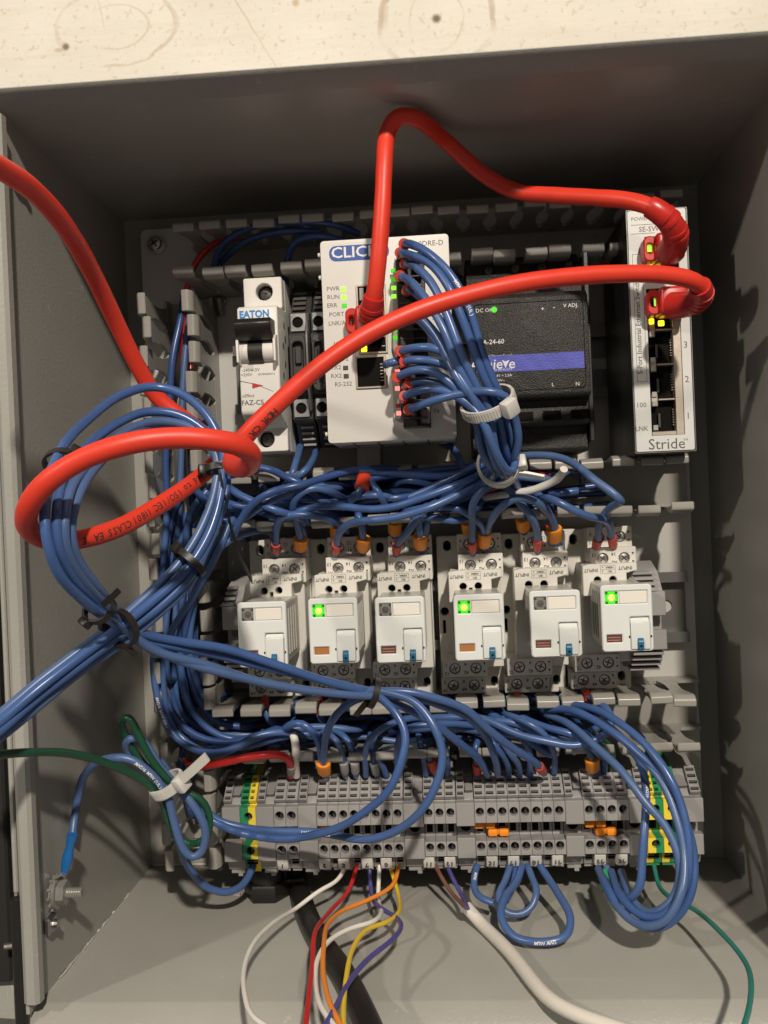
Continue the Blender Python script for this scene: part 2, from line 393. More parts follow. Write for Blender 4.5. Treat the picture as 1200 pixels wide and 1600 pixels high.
def thing(name, label, cat, base, group=None):
    o = bpy.data.objects.new(name, None); COL.objects.link(o); o.location = world(base); o.empty_display_size = 0.01
    return tag(o, label, cat, group)
def copy_tree(o, parent=None):
    c = o.copy(); COL.objects.link(c); c.parent = parent
    for ch in list(o.children): copy_tree(ch, c)
    return c
def screw(x, z, h, r, parent, name='screw', slot=0.6, m='screw_steel'):
    mb = MB().lathe(x, z, [(r, h - 2), (r, h + r * 0.25), (r * 0.82, h + r * 0.5), (r * 0.3, h + r * 0.6)], 16)
    o = part(name, mb, m, parent)
    c, q = math.cos(slot), math.sin(slot)
    cr = MB()
    for a, b in ((c, q), (-q, c)):
        cr.plate([(x + a * r * .62 - b * r * .12, z + b * r * .62 + a * r * .12), (x - a * r * .62 - b * r * .12, z - b * r * .62 + a * r * .12), (x - a * r * .62 + b * r * .12, z - b * r * .62 - a * r * .12), (x + a * r * .62 + b * r * .12, z + b * r * .62 - a * r * .12)], h + r * .55, h + r * .63)
    part('cross_slot', cr, 'clamp_metal', o)
    return o

# ------------------------------------------------------------------ setting: plywood wall
wall = part('wall', MB().box(-900, 900, -40, -16, -700, 900), 'plywood'); tag(wall, kind='structure', label='cream painted plywood wall behind the enclosure')

# ------------------------------------------------------------------ enclosure
enc = thing('enclosure', 'grey painted steel wall enclosure standing open around all the wiring', 'enclosure', (0, -14, -176))
t = 1.6
part('back_wall', MB().box(-151 - t, 151 + t, -14 - t, -14, -176 - t, 176 + t), 'paint_grey', enc)
part('side_wall', MB().box(-151 - t, -151, -13.98, 134.4, -176, 171.6), 'paint_grey', enc)
part('side_wall', MB().box(151, 151 + t, -13.98, 134.4, -176, 171.6), 'paint_grey', enc)
def lip(z, s, f=1.0):   # top or bottom wall: flat, then a rolled lip that flares out slightly
    return MB().prof([(-13.98, z), (125.2, z), (126, z + s * .25 * f), (136, z + s * 3.6 * f), (136.8, z + s * 4.6 * f), (135.8, z + s * 5.4 * f), (125.4, z + s * 2.2), (-13.98, z + s * t)], -152.6, 152.6, 0)
part('top_wall', lip(171.4, 1), 'paint_grey', enc)
part('bottom_wall', lip(-176, -1, 2.0), 'paint_grey', enc)
for s in (-1, 1):
    pr = [(s * 152.6, 132), (s * 152.6, 135), (s * 151, 136.3), (s * 147.8, 136.3), (s * 146.4, 135), (s * 146.3, 131.4), (s * 147.4, 131.4), (s * 147.5, 133.7), (s * 148.2, 134.7), (s * 150.5, 134.7), (s * 151.4, 132)]
    part('side_flange', MB().floor_plate(pr, -171.5, 167.5), 'paint_grey', enc)
# ragged weld seams in the left bottom corner
random.seed(3)
sm = MB()
for h0_, h1_ in ((22, 30), (44, 47), (52, 60), (63, 66), (70, 84), (88, 108)):
    n_ = 9; ps_ = []
    for i in range(n_):
        q = i / (n_ - 1); ps_.append((-150.75 + random.uniform(0, .5), h0_ + (h1_ - h0_) * q, -175.75 + random.uniform(0, .5)))
    sm.tube(ps_, lambda t: .25 + .3 * math.sin(math.pi * t) * random.uniform(.3, 1.3), 6)
part('weld_seam', sm, 'paint_scuff', enc)
part('weld_seam', MB().box(-150, -112, -13.9, -13.2, -175.9, -174.9, .3), 'paint_scuff', enc)
random.seed(5)
sc2 = MB()
for i in range(7):
    x = -97.0 + i * 1.5; sc2.box(x, x + random.uniform(1, 2.4), 24 + i * .5, 24.8 + random.uniform(.3, 1.6) + i * .5, -175.95, -175.8)
part('scratch', sc2, 'paint_scuff', enc)
# open door, hinged on the left flange, swung out and back
drp = part('door', MB().plate([(-470, -186), (-161, -186), (-161, 186), (-470, 186)], 118, 120.5, .6, xf=lambda v: (v[0], v[1] + (v[0] + 161) * .12, v[2])), 'paint_grey', enc); drp['label'] = 'open door swung back on the left'
part('door_gasket', MB().box(-176, -161.5, 120.7, 126, -168, 178, 1.0), 'gasket_black', drp)
part('door_edge', MB().box(-157.2, -155.2, 122, 131, -131, 160, .5), 'paint_grey', drp)
hg = part('hinge', MB().cone((-154.6, 133, -182), (-154.6, 133, -132), 2.7, 2.7, 14), 'black_plastic', enc)
part('hinge_pin', MB().cone((-155.5, 133, -150), (-160.0, 134, -150), 1.2, 1.2, 8), 'screw_steel', hg)
for (z, nm) in ((149.1, 'clip'), (-149.5, 'clip')):
    c_ = part(nm, MB().box(-150.9, -148.2, 112, 120, z - 3.5, z + 3.5, .8), 'zinc', enc)
    part('clip_screw', MB().cone((-148.6, 116, z), (-146.4, 116, z), 2.0, 1.7, 10), 'screw_steel', c_)

# cable gland through the floor
gl = thing('cable_gland', 'black plastic cable gland in the floor left of the black cable', 'gland', (-79.7, 27, -176))
gx = -79.7
def zl(x, h, prof, n): 
    mb = MB(); vs_ = []; fs = []
    for r, z in prof:
        for i in range(n):
            a = 2 * math.pi * i / n; vs_.append((x + r * math.cos(a), h + r * math.sin(a), z))
    for j in range(len(prof) - 1):
        for i in range(n): fs.append((j * n + i, j * n + (i + 1) % n, (j + 1) * n + (i + 1) % n, (j + 1) * n + i))
    fs += [tuple(range(n)), tuple(range((len(prof) - 1) * n, len(prof) * n))]
    return mb.add(vs_, fs)
part('lock_nut', zl(gx, 27, [(10.8, -175.9), (11.2, -175), (11.2, -169), (10.4, -168)], 6), 'black_plastic', gl)
part('sleeve', zl(gx, 27, [(8.2, -168), (8.2, -162), (7.6, -161)], 22), 'black_plastic', gl)

# ------------------------------------------------------------------ mounting plate
plate = thing('mounting_plate', 'white painted mounting plate screwed to the back of the enclosure', 'plate', (0, -1.5, -162))
notch = [(-138, -162), (138, -162), (138, 162), (-112, 162), (-112, 158), (-118, 153), (-122, 154), (-126, 150), (-138, 150)]
part('sheet', MB().holed(rect(-138, 138, -162, 162, 3), [circle(-118, -146, 3.5, 14)], -1.9, 0, 0.3), 'panel_white', plate)
for x, z in ((-129.4,153.5), (129, 153), (129, -153), (-118, -146)): 
    part('washer', MB().cyl(x, z, 5.2, 0.05, 1.0, 20), 'zinc', plate)
    screw(x, z, 2.4, 3.8, plate)
part('stand_off', MB().cyl(-118, -150, 5, -13.9, -2, 16), 'zinc', plate)
sx, sz = (-96.7,119.1)
st = part('earth_screw', MB().cone((sx, 1, sz - 4), (sx, 7, sz + 4), 2, 2, 10).cyl(sx, sz + 3, 3.2, 0.1, 3, 6), 'zinc', plate)

# ------------------------------------------------------------------ rails
def rail(z, x0, x1, label):
    r = thing('din_rail', label, 'rail', ((x0 + x1) / 2, 0, z), 'mounting rails')
    slots = []
    x = x1 - 15.5
    while x > x0 + 14:
        slots.append(rect(x - 9, x + 9, z - 3.1, z + 3.1, 3.05, 5)); x -= 25
    part('web', MB().holed(rect(x0, x1, z - 13.4, z + 13.4), slots, 0.15, 1.2), 'rail_steel', r)
    for s in (-1, 1):
        pr = [(0.15, z + s * 12.3), (0.15, z + s * 13.4), (6.5, z + s * 13.4), (6.5, z + s * 17.5), (7.5, z + s * 17.5), (7.5, z + s * 12.4), (1.2, z + s * 12.3)]
        part('flange', MB().prof(pr, x0, x1), 'rail_steel', r)
    return r
ZT, ZM, ZB = 80.0, -43.5, -139.0
rail(ZT, -90, 134, 'steel mounting rail of the top row, mostly hidden behind the devices')
rail(ZM, -92, 133, 'slotted steel mounting rail ending bare right of the relays')
rail(ZB, -97, 131, 'steel mounting rail hidden under the bottom row of terminals')

# ------------------------------------------------------------------ slotted wire ducts
def finger_mesh():
    mb = MB()
    out = [(-5.6, 10), (5.6, 10), (4.2, 14.5), (3.2, 20), (3.0, 29), (3.8, 33.5), (5.0, 36.5), (5.0, 41), (-5.0, 41), (-5.0, 36.5), (-3.8, 33.5), (-3.0, 29), (-3.2, 20), (-4.2, 14.5)]
    n = len(out)      # u along the wall, h ; thickness along n
    vs_ = [(u, h, 0) for u, h in out] + [(u, h, -1.6) for u, h in out]
    mb.add(vs_, [tuple(range(n)), tuple(range(2 * n - 1, n - 1, -1))] + [(i, (i + 1) % n, n + (i + 1) % n, n + i) for i in range(n)])
    pr = [(40.9, 0), (43, 1.1), (47, 1.2), (50, -.2), (50.3, -1.2), (50, -3.6), (48.9, -3.9), (48.4, -2.4), (45.5, -1.9), (40.9, -1.6)]
    b, f = bevelled([(-5, h, k) for h, k in pr] + [(5, h, k) for h, k in pr], [tuple(range(10)), tuple(range(19, 9, -1))] + [(i, (i + 1) % 10, 10 + (i + 1) % 10, 10 + i) for i in range(10)], .35, 1)
    return mb.add(b, f)
FM = finger_mesh()
FME = {}
random.seed(11)
def duct(label, axis, a0, a1, c0, c1, skip=lambda s, u: False, phase=0.0):
    ce = ((a0 + a1) / 2, 0, (c0 + c1) / 2) if axis == 'x' else ((c0 + c1) / 2, 0, (a0 + a1) / 2)
    d = thing('wire_duct', label, 'wire duct', ce, 'slotted wire ducts without covers')
    b = MB()
    if axis == 'x': b.box(a0, a1, 0.1, 1.6, c0, c1)
    else: b.box(c0, c1, 0.1, 1.6, a0, a1)
    part('base', b, 'duct_grey', d)
    for s, c in ((-1, c0), (1, c1)):      # s = outward direction of the wall
        w = MB(); i0, i1 = sorted((c, c - s * 1.6))
        if axis == 'x': w.box(a0, a1, 1.5, 10.4, i0, i1)
        else: w.box(i0, i1, 1.5, 10.4, a0, a1)
        part('duct_wall', w, 'duct_grey', d)
        u = a0 + 6.2 + phase
        while u < a1 - 4:
            if not skip(s, u):
                key = (axis, s)
                if key not in FME:
                    mb = MB()
                    for (a, h, k) in FM.v: mb.v.append((a, h, k * s) if axis == 'x' else (k * s, h, a))
                    mb.f = FM.f
                    o = part('finger', mb, 'duct_grey', None, 28); FME[key] = o.data
                else:
                    o = bpy.data.objects.new('finger', FME[key]); COL.objects.link(o)
                o.parent = d
                p = (u, 0, c) if axis == 'x' else (c, 0, u)
                o.location = world(p) - d.location
                o.rotation_euler = (random.uniform(-.02, .02), random.uniform(-.02, .02), random.uniform(-.03, .03))
            u += 12.5
    return d
duct('slotted grey wire duct standing upright along the left edge', 'z', -156, 122, -124, -99, lambda s, u: s > 0 and (7 < u < 27 or -102 < u < -82))
duct('slotted grey wire duct in shade along the top edge', 'x', -108, 136, 124, 149)
duct('slotted grey wire duct between the top devices and the relays', 'x', -98, 136, 5, 30)
duct('slotted grey wire duct between the relays and the terminal row', 'x', -98, 136, -104, -79)

# ================================================================== top row devices
# ---- circuit breaker
bx0, bx1 = -74.0, -56.0; bc = -65.0
br = thing('circuit_breaker', 'white single pole circuit breaker with black toggle and blue logo', 'breaker', (bc, 0, ZT))
sp_ = [(7.6, 46), (7.6, 114), (12, 120.7), (44, 120.7), (44, 106), (65, 104.4), (66.6, 103.4), (66.6, 57.6), (65.6, 56), (52, 50.5), (44, 49.5), (44, 39.8), (12, 39.8)]
part('case', MB().prof(sp_, bx0, bx1, .5), 'device_white', br)
for z0, z1, cz, nm in ((106.0, 120.5, 113.9, '1'), (40.0, 51.2, 45.9, '2')):
    hx = -64.3 if nm == '1' else -66.3
    sh = part('terminal_shoulder', MB().holed(rect(bx0 + .1, bx1 - .1, z0, z1, .8), [circle(hx, min(max(cz, z0 + 4.6), z1 - 4.6), 4.0)], 43.9, 51.2, .3), 'device_white', br)
    part('terminal_well', MB().cyl(hx, min(max(cz, z0 + 4.6), z1 - 4.6), 3.95, 44.05, 44.3, 20), 'hole_black', sh)
    screw(hx, min(max(cz, z0 + 4.6), z1 - 4.6), 45.2, 3.1, sh, m='clamp_metal')
tz0, tz1 = 87.9, 97.6
part('toggle', MB().prof([(66, tz0 + 1), (72, tz0), (77.5, tz0 + 4), (78.6, tz1 - 3), (76, tz1 - .6), (66, tz1)], bx0 + .5, bx1 - 1.2, .5), 'black_plastic', br)
zc = 83.9
for a, b, mt in ((bx0 + .4, -69.2, 'device_white'), (-69.2, -62.6, 'black_plastic'), (-62.6, bx1 - 1.4, 'device_white')):
    part('toggle_barrel', MB().cone((a, 66.0, zc), (b - .03, 66.0, zc), 4.9 if 'white' in mt else 5.3, 4.9 if 'white' in mt else 5.3, 20), mt, br)
for x in (bx0 + .2, bx1 - 1.3): part('guard_rib', MB().prof([(66, zc - 6.5), (72.5, zc - 5.4), (73, zc + 4), (70, zc + 6.5), (66, zc + 7)], x - .1, x + 1.0, .2), 'device_white', br)
part('lettering', MB().text('EATON', -66.3, 100.5, 66.7, 4.4, ax='CENTER', bold=.16, stretch=.92), 'eaton_blue', br)
lt = MB()
for px, tx, sz in (((380, 579), '~240/415V', 1.7), ((380, 586), '=250V', 1.7), ((408, 583), '3500/690/10', 1.5), ((408, 590), 'In=5A', 1.5)): pass
lt.text('~240/415V', -73.4, 75.7, 66.65, 1.9).text('=250V', -73.5, 73.7, 66.65, 1.9).text('IEC/EN60947-2', -65.7, 73.6, 66.65, 1.2).text('xEffect', -73.3, 64.3, 66.65, 2.0)
lt.text('FAZ-C5', -73.8, 61.1, 66.65, 3.1, bold=.04)
part('rule_line', MB().plate([(-73.9,71.2), (-66.8,69.4), (-59.1,65.8), (-59.1,65.6), (-66.8,69.1), (-73.9,70.9)], 66.62, 66.68), 'print_grey', br)
part('small_print', lt, 'print_grey', br)
part('position_flag', MB().plate([(-68.5,70.0), (-68.6,67.5), (-63.6,68.6)], 66.62, 66.75), 'indicator_red', br)
for i, (h, z) in enumerate(((48, 92), (54, 88), (50, 80), (56, 74), (48, 70), (54, 62), (50, 98))):
    part('rivet', MB().cone((bx1 - .1, h, z), (bx1 + .15, h, z), 1.7, 1.7, 10), 'print_grey', br)
part('rail_foot', MB().box(bx0 - 2.8, bx0 + .2, 8, 22, 66, 78, .6).box(bx0 - 4.5, bx0 - .1, 8, 15, 82, 87, .5), 'tab_grey', br)
# ---- end stop left of the breaker
es = thing('end_stop', 'dark grey end stop clamped left of the circuit breaker', 'end stop', (-79, 0, ZT))
part('clamp_body', MB().prof([(7.6, 58), (7.6, 96), (18, 98), (28, 92), (30, 80), (24, 66), (14, 57)], -82.5, -75, .6), 'dark_grey_plastic', es)
screw(-79, 84, 30.6, 2.6, es)
# ---- two fuse terminals
def fuse(x0, x1, label):
    f = thing('fuse_terminal', label, 'fuse terminal', ((x0 + x1) / 2, 0, ZT), 'dark fuse terminals')
    pr = [(7.6, 44), (7.6, 118), (30, 118), (40, 105), (46, 104.5), (46, 95), (49, 94), (49, 66), (46, 65), (46, 54.5), (38, 53), (28, 42)]
    part('case', MB().prof(pr, x0, x1, .4), 'dark_grey_plastic', f)
    xm = (x0 + x1) / 2 - .8
    for i in range(4):
        z = 117.2 - i * 2.9; h = 31.5 + i * 2.5
        part('rib', MB().box(x0 + .9, x1 - 2.4, h - 2, h + 1.3, z - 1.6, z - .2, .15), 'dark_grey_plastic', f)
        z = 43.2 + i * 2.6; h = 29.6 + i * 2.3
        part('rib', MB().box(x0 + 2.2, x1 - 1.2, h - 2, h + 1.2, z, z + 1.1, .15), 'tab_grey', f)
    for z in (99.8, 59.8):
        cg = part('cage', MB().holed(rect(x0 + .9, x1 - 1.4, z - 4.2, z + 4.2, .4), [circle(xm + .3, z, 2.5, 14)], 46, 47.2, .15), 'zinc', f)
        part('entry_hole', MB().cyl(xm + .3, z, 2.45, 46.05, 46.2, 14), 'hole_black', cg)
    lv = part('lever', MB().holed(rect(x0 + .8, x1 - 1.3, 67, 93, 2.6), [rect(x0 + 2.0, x1 - 2.6, 70, 90, 2.0)], 49, 52.5, .4), 'dark_grey_plastic', f)
    part('lever_core', MB().box(x0 + 3, x1 - 3.6, 49.05, 51, 80, 88, .4), 'dark_grey_plastic', lv)
    part('side_plate', MB().prof([(40, 60), (40, 102), (52, 100), (55, 92), (55, 68), (50, 58)], x1 - .9, x1 + .1, .15), 'rail_steel', f)
    return f
fuse(-54.2, -44.6, 'dark grey fuse terminal touching the circuit breaker, lever up')
fuse(-43.9, -35.4, 'dark fuse terminal in shade between steel plates and white controller')

# ---- controller
px0, px1, pz0, pz1, PH = -34.4, 21.4, 40.8, 128.8, 75.0
pl = thing('controller', 'white logic controller with blue logo and a column of wired terminals', 'controller', (-6.5, 0, ZT))
part('case', MB().plate(rect(px0, px1, pz0, pz1, 1.6), 34, PH, 1.0, 2), 'device_white', pl)
part('case_rear', MB().prof([(7.6, 46), (7.6, 122), (34.1, 125), (34.1, 43.6)], px0 + 1.5, px1 - 1.5, .5), 'device_white', pl)
vt = MB()
for i in range(9): vt.box(px0 + 4 + i * 5.6, px0 + 5.0 + i * 5.6, 12, 48, 41.5, 46.4, xf=lambda v: (v[0], v[1], v[2]))
part('vent_rib', MB().box(px0 + 4, px1 - 6, 54, 54.7, 40.55, 41.2), 'print_grey', pl)
for i in range(4): part('vent_rib', MB().box(px0 + 10 + i * 11, px0 + 10.7 + i * 11, 38, 70, 40.6, 41.2), 'print_grey', pl)
x_, z_ = (-20.2,35.7); part('rail_clip', MB().box(x_ - 5.6, x_ + 5.6, 22, 36, z_ - 4.8, z_ + 5.5, .4), 'tab_grey', pl)
for px, py in ((499, 399), (502, 463), (507, 680)): pass
for x_, z_ in ((-35.5,123.8), (-35.1,113.9), (-36.3,45.1)): part('side_nub', MB().cone((px0 + .2, 71, z_), (px0 - 1.6, 71, z_), 1.1, .9, 10), 'device_white', pl)
a = (-30.6,-10.5,119.6,126.3)
lg = part('logo_badge', MB().plate(rect(a[0], a[1] + 6, a[2], a[3], 3.0, 5), PH, PH + .08), 'logo_blue', pl)
part('logo_lettering', MB().text('CLICK', -29.8, 123.2 - .1, PH + .1, 6.6, bold=.10, stretch=1.12), 'print_white', lg)
tx = MB()
for s_, (x_, z_) in (('PWR', (-32.4,107.8)), ('RUN', (-32.3,104.2)), ('ERR', (-32.5,100.6)), ('PORT1', (-31.8,96.6)), ('LNK/ACT', (-32.2,92.8)), ('100MBIT', (-30.6,83.8)), ('PORT2', (-32.1,77.2)), ('TX2', (-32.2,73.6)), ('RX2', (-32.1,69.9)), ('RS-232', (-30.6,66.2))):
    tx.text(s_, x_, z_, PH + .02, 2.65)
part('model_lettering', MB().text('C0-10DRE-D', 19.2, 125.0, PH + .02, 3.2, ax='RIGHT'), 'print_grey', pl)
part('lettering', tx, 'print_grey', pl)
for _ in range(1):
    pass
for s_, (x_, z_) in (('X1', (13.3,116.2)), ('X4', (13.1,105.2)), ('X5', (12.9,92.8)), ('C4', (11.8,59.9)), ('Y6', (11.7,52.7))): part('terminal_lettering', MB().text(s_, x_, z_, PH + .02, 2.5), 'print_grey', pl)
for (x_, z_), mt in (((-25.2,107.4), 'led_lime'), ((-25.0,103.8), 'led_lime'), ((-24.9,100.2), 'led_green_dim'), ((-25.5,73.2), 'dark_grey_plastic'), ((-25.4,69.6), 'dark_grey_plastic')):
    part('status_light', MB().box(x_ - 1.15, x_ + 1.15, PH - .5, PH + .18, z_ - 1.05, z_ + 1.05, .2), mt, pl)
# jacks
def jack(parent, r, h, led=None):
    fr = part('jack', MB().holed(rect(r[0] - .9, r[1] + .9, r[2] - .8, r[3] + .8, .3), [rect(*r)], h, h + .9, .15), 'port_shield', parent)
    part('jack_cavity', MB().box(r[0], r[1], h - .3, h + .12, r[2], r[3]), 'hole_black', fr)
    for i in range(6):
        z = r[2] + 2.2 + i * (r[3] - r[2] - 4) / 6
        part('contact', MB().box(r[1] - 1.6, r[1] - .25, h + .13, h + .5, z, z + .35), 'port_shield', fr)
    return fr
a = (-18.7,-7.6,79.5,107.9); jk = jack(pl, a, PH)
part('jack_light', MB().box(a[0] + .4, a[0] + 2.9, PH + .13, PH + .8, a[2] + .3, a[2] + 4.2, .2), 'led_yellow', jk)
part('jack_latch', MB().box(a[0] + .6, a[0] + 2.6, PH + .13, PH + .9, a[3] - 6, a[3] - .5, .2), 'tab_grey', jk)
a = (-20.3,-8.8,64.6,77.1); jk2 = jack(pl, a, PH)
# terminal column: light pipes and the plug-in block
a = (-4.7,-1.1,75.6,119.2)
lp = part('light_pipe', MB().plate([(a[0], a[2] + 5), (a[0] + 1.2, a[2]), (a[1], a[2]), (a[1], a[3] - 2), (a[1] - 1.0, a[3]), (a[0] + 1.5, a[3] - 9)], PH - .4, PH + 3.0, .5), 'light_pipe', pl)
a2 = (-5.4,-2.0,49.6,72.9)
lp2 = part('light_pipe', MB().plate(rect(*a2, .8), PH - .4, PH + 2.4, .5), 'light_pipe', pl)
for (x_, z_), mt in (((-2.7,113.4), 'led_green_dim'), ((-2.9,109.5), 'led_green_dim'), ((-2.8,106.0), 'led_lime'), ((-2.9,102.4), 'led_lime'), ((-2.8,91.4), 'led_lime'), ((-3.0,87.8), 'led_green_dim'), ((-3.1,84.5), 'led_green_dim')):
    part('input_light', MB().box(x_ - 1.2, x_ + .9, PH + 2.6, PH + 3.25, z_ - .9, z_ + .9, .2), mt, lp)
for (x_, z_), mt in (((-2.9,70.1), 'led_red'), ((-3.2,62.9), 'led_red'), ((-3.3,55.5), 'indicator_red'), ((-3.1,52.2), 'led_red')):
    part('output_light', MB().box(x_ - 1.0, x_ + 1.0, PH + 2.0, PH + 2.65, z_ - .9, z_ + .9, .2), mt, lp2)
a = (-1.1,10.6,45.5,120.4)
blk = part('terminal_plug', MB().box(a[0], a[0] + 6.2, PH - .3, PH + 8.5, a[2], a[3], .4).box(a[0] + 6.2, a[1], PH - .3, PH + 4.5, a[2], a[3], .3), 'black_plastic', pl)
n_ = 20; dz_ = (a[3] - a[2]) / n_
for i in range(n_): part('plug_divider', MB().box(a[0] + .2, a[1] - 1.2, PH + 4, PH + 9.1 - (0 if i % 2 else .3), a[2] + i * dz_ - .3, a[2] + i * dz_ + .35, .12), 'dark_grey_plastic', blk)
part('plug_cover', MB().box(a[0] + 7.4, a[1] - .3, PH + 4.6, PH + 6.4, a[2] + 1.5, a[2] + 17, .5), 'tab_grey', blk)

# ---- power supply
q0, q1 = 29.0, 82.0
ps = thing('power_supply', 'black power supply with blue stripe right of the controller', 'power supply', (55, 0, ZT))
pr = [(7.6, 34), (7.6, 128), (32, 128), (34, 126), (34, 119), (44, 117.5), (46, 115), (46, 107), (55, 105.5), (58, 103), (58, 59.6), (56.5, 58), (50, 57.4), (50, 54), (52.5, 47.5), (51, 46), (44, 45.4), (44, 42.4), (46, 36), (44.5, 34)]
part('case', MB().prof(pr, q0, q1, .7, 2), 'black_grain', ps)
part('vent_flank', MB().box(q1, q1 + 2.2, 8, 50, 38, 124, .4), 'black_plastic', ps)
for i in range(3): part('flank_ridge', MB().box(q1 + 2.1, q1 + 3.0, 14 + i * 11, 19 + i * 11, 40, 122, .3), 'black_plastic', ps)
f0, f1, g0, g1 = q0 + 2.0, q1 - 2.0, 61.5, 101.0
part('face_groove', MB().holed(rect(f0, f1, g0, g1, 2.0), [rect(f0 + .3, f1 - .3, g0 + .3, g1 - .3, 1.8)], 57.6, 58.12), 'hole_black', ps)
a = (30.5,79.0,69.8,77.2)
stp = part('blue_stripe', MB().box(f0 + .6, f1 - .5, 57.7, 58.10, 69.7 + .6, 77.1 + .6), 'psu_blue', ps)
part('logo_lettering', MB().text('Achie', 43.3, 73.8, 58.13, 6.4, ax='RIGHT', bold=.06, shear=.12).text('e', 45.8, 73.7, 58.13, 6.4, bold=.06, shear=.12).text('BY POWER PRODUCTS', 47.4, 71.3, 58.13, 1.2, ax='RIGHT'), 'print_white', stp)
part('logo_mark', MB().plate([(43.1,75.8), (44.5,74.9), (46.5,75.6), (44.6,72.0)], 58.11, 58.16), 'print_white', stp)
tx = MB().text('DC OK', 32.3, 98.2, 58.03, 2.4).text('PSA-24-60', 32.0, 83.9, 58.03, 2.9, bold=.03, shear=.1).text('Industrial Power Supply', 48.3, 77.6, 58.03, 1.75, ax='RIGHT')
tx.text('24V = 2.5A', 47.3, 68.7, 58.03, 1.7, ax='RIGHT').text('100-240V~', 44.1, 66.6, 58.03, 1.7, ax='RIGHT').text('L', 64.7, 63.5, 58.03, 2.4).text('N', 75.2, 63.3, 58.03, 2.4)
tx.text('V ADJ.', 71.2, 98.3, 58.03, 2.4).text('+', 61.3, 97.4, 58.03, 2.8).text('-', 66.7, 98.0, 58.03, 2.8)
part('lettering', tx, 'print_white', ps)
x_, z_ = (40.6,98.3); part('status_light', MB().cyl(x_, z_, 1.35, 57.8, 58.3, 16), 'led_green', ps)
for i in range(4):
    x = q0 + 7 + i * 12.5
    part('terminal_slot', MB().box(x, x + 8, 52.4, 52.6, 48.5, 52.5), 'hole_black', ps)
    screw(x + 4, 121.5, 34.8, 2.4, ps, m='clamp_metal')
# ---- ethernet switch
s0, s1, w0, w1, SH = 97.8, 124.0, 30.4, 135.6, 70.0
sw = thing('network_switch', 'slim black network switch with white face and a column of jacks', 'switch', (111, 0, ZT))
part('case', MB().box(s0, s1, 7.6, SH - 6.2, w0, w1, .4), 'black_plastic', sw)
ca = (105.4,119.5,109.5,123.5); cb = (105.2,119.2,37.9,101.1)
fp = part('face_plate', MB().holed(rect(s0 + .7, s1 - .9, w0 + .8, w1 - .7, .8), [rect(*ca), rect(*cb)], SH - .6, SH, .1), 'switch_plate', sw)
part('case_rim', MB().holed(rect(s0, s1, w0, w1, .5), [rect(*ca), rect(*cb)], SH - 6.3, SH - .55, .2), 'black_plastic', sw)
part('bright_edge', MB().holed(rect(s0 + .1, s1 - .1, w0 + .1, w1 - .1, .5), [rect(s0 + .6, s1 - .6, w0 + .6, w1 - .6, .5)], SH - .8, SH - .35, .1), 'rail_steel', sw)
cx0, cx1 = cb[0], cb[1]
shl = part('jack_block', MB().box(ca[0], ca[1], SH - 6, SH - 5, ca[2], ca[3]).box(cb[0], cb[1], SH - 6, SH - 5, cb[2], cb[3]), 'hole_black', sw)
yc = [46.2, 61.3, 76.2, 92.9, 117.4]
part('jack_shield', MB().box(cx1 - 3.4, cx1 - .05, SH - 5, SH - .4, cb[2], cb[3], .2), 'port_shield', shl)
part('jack_shield', MB().box(cx0 + .2, cx1 - 3.45, SH - 5, SH - .5, cb[2] + .05, cb[2] + 1.8, .2), 'port_shield', shl)
for i, z in enumerate(yc):
    if i < 3:
        part('jack_shield', MB().box(cx0 + 3.6, cx1 - 3.45, SH - 5, SH - .8, z + 6.9, z + 7.6, .1), 'port_shield', shl)
        part('jack_shield', MB().box(cx0 + .6, cx0 + 3.4, SH - 5, SH - 1.4, z + 4.4, z + 9.9, .2), 'port_shield', shl)
        part('latch_slot', MB().box(cx0 + 3.6, cx0 + 4.6, SH - 5, SH - 3, z - 4.5, z + 1.5, .1), 'dark_grey_plastic', shl)
    for k, dz in enumerate((-5.6, 5.6)):
        mt = 'led_yellow' if (i in (3, 4) and k == 0) else ('led_lime' if i > 2 else 'light_pipe')
        if i == 0 and k == 0: dz = -4.8
        part('link_light', MB().box(cx0 + .9, cx0 + 3.0, SH - 1.6, SH - .7, z + dz - 1.15, z + dz + 1.15, .2), mt, shl)
    for j in range(7): part('contact', MB().box(cx1 - 4.2, cx1 - 3.5, SH - 4.9, SH - 3, z - 3.8 + j * 1.1, z - 3.5 + j * 1.1), 'port_shield', shl)
for (x_, z_) in ((106.5,110.6), (110.3,110.1), (111.0,86.1)): part('link_light', MB().box(x_ - 1.3, x_ + 1.3, SH - .5, SH + .15, z_ - 1.2, z_ + 1.2, .3), 'led_yellow', shl)
for (x_, z_) in ((106.2,117.2), (108.2,94.2)): part('link_light', MB().box(x_ - 1.3, x_ + 1.5, 76.0, 76.8, z_ - 1.9, z_ + 1.9, .3), 'led_lime', shl)
tx = MB()
for s_, (x_, z_), sz in (('5', (117.8,109.1), 3.6), ('4', (121.2,91.6), 3.6), ('3', (121.1,76.2), 3.9), ('2', (121.1,61.4), 3.9), ('1', (121.0,45.7), 3.9)): tx.text(s_, x_ - .2, z_, SH + .02, sz, ax='CENTER')
tx.text('100', 101.2, 51.3, SH + .02, 3.0, ax='CENTER').text('LNK', 101.0, 41.1, SH + .02, 2.9, ax='CENTER').text('SE-SW5U', 103.1, 126.7, SH + .02, 3.1).text('POWER', 100.0, 131.3, SH + .02, 2.2)
tx.text('Stride', 111.3, 34.0, SH + .02, 6.6, ax='CENTER').text('TM', 118.4, 35.6, SH + .02, 1.4)
tx.text('5-Port Industrial Ethernet Switch', 101.4, 64.6, SH + .02, 3.0, rot=math.pi / 2, bold=.02)
vx, vz0 = 102.1, 61.3
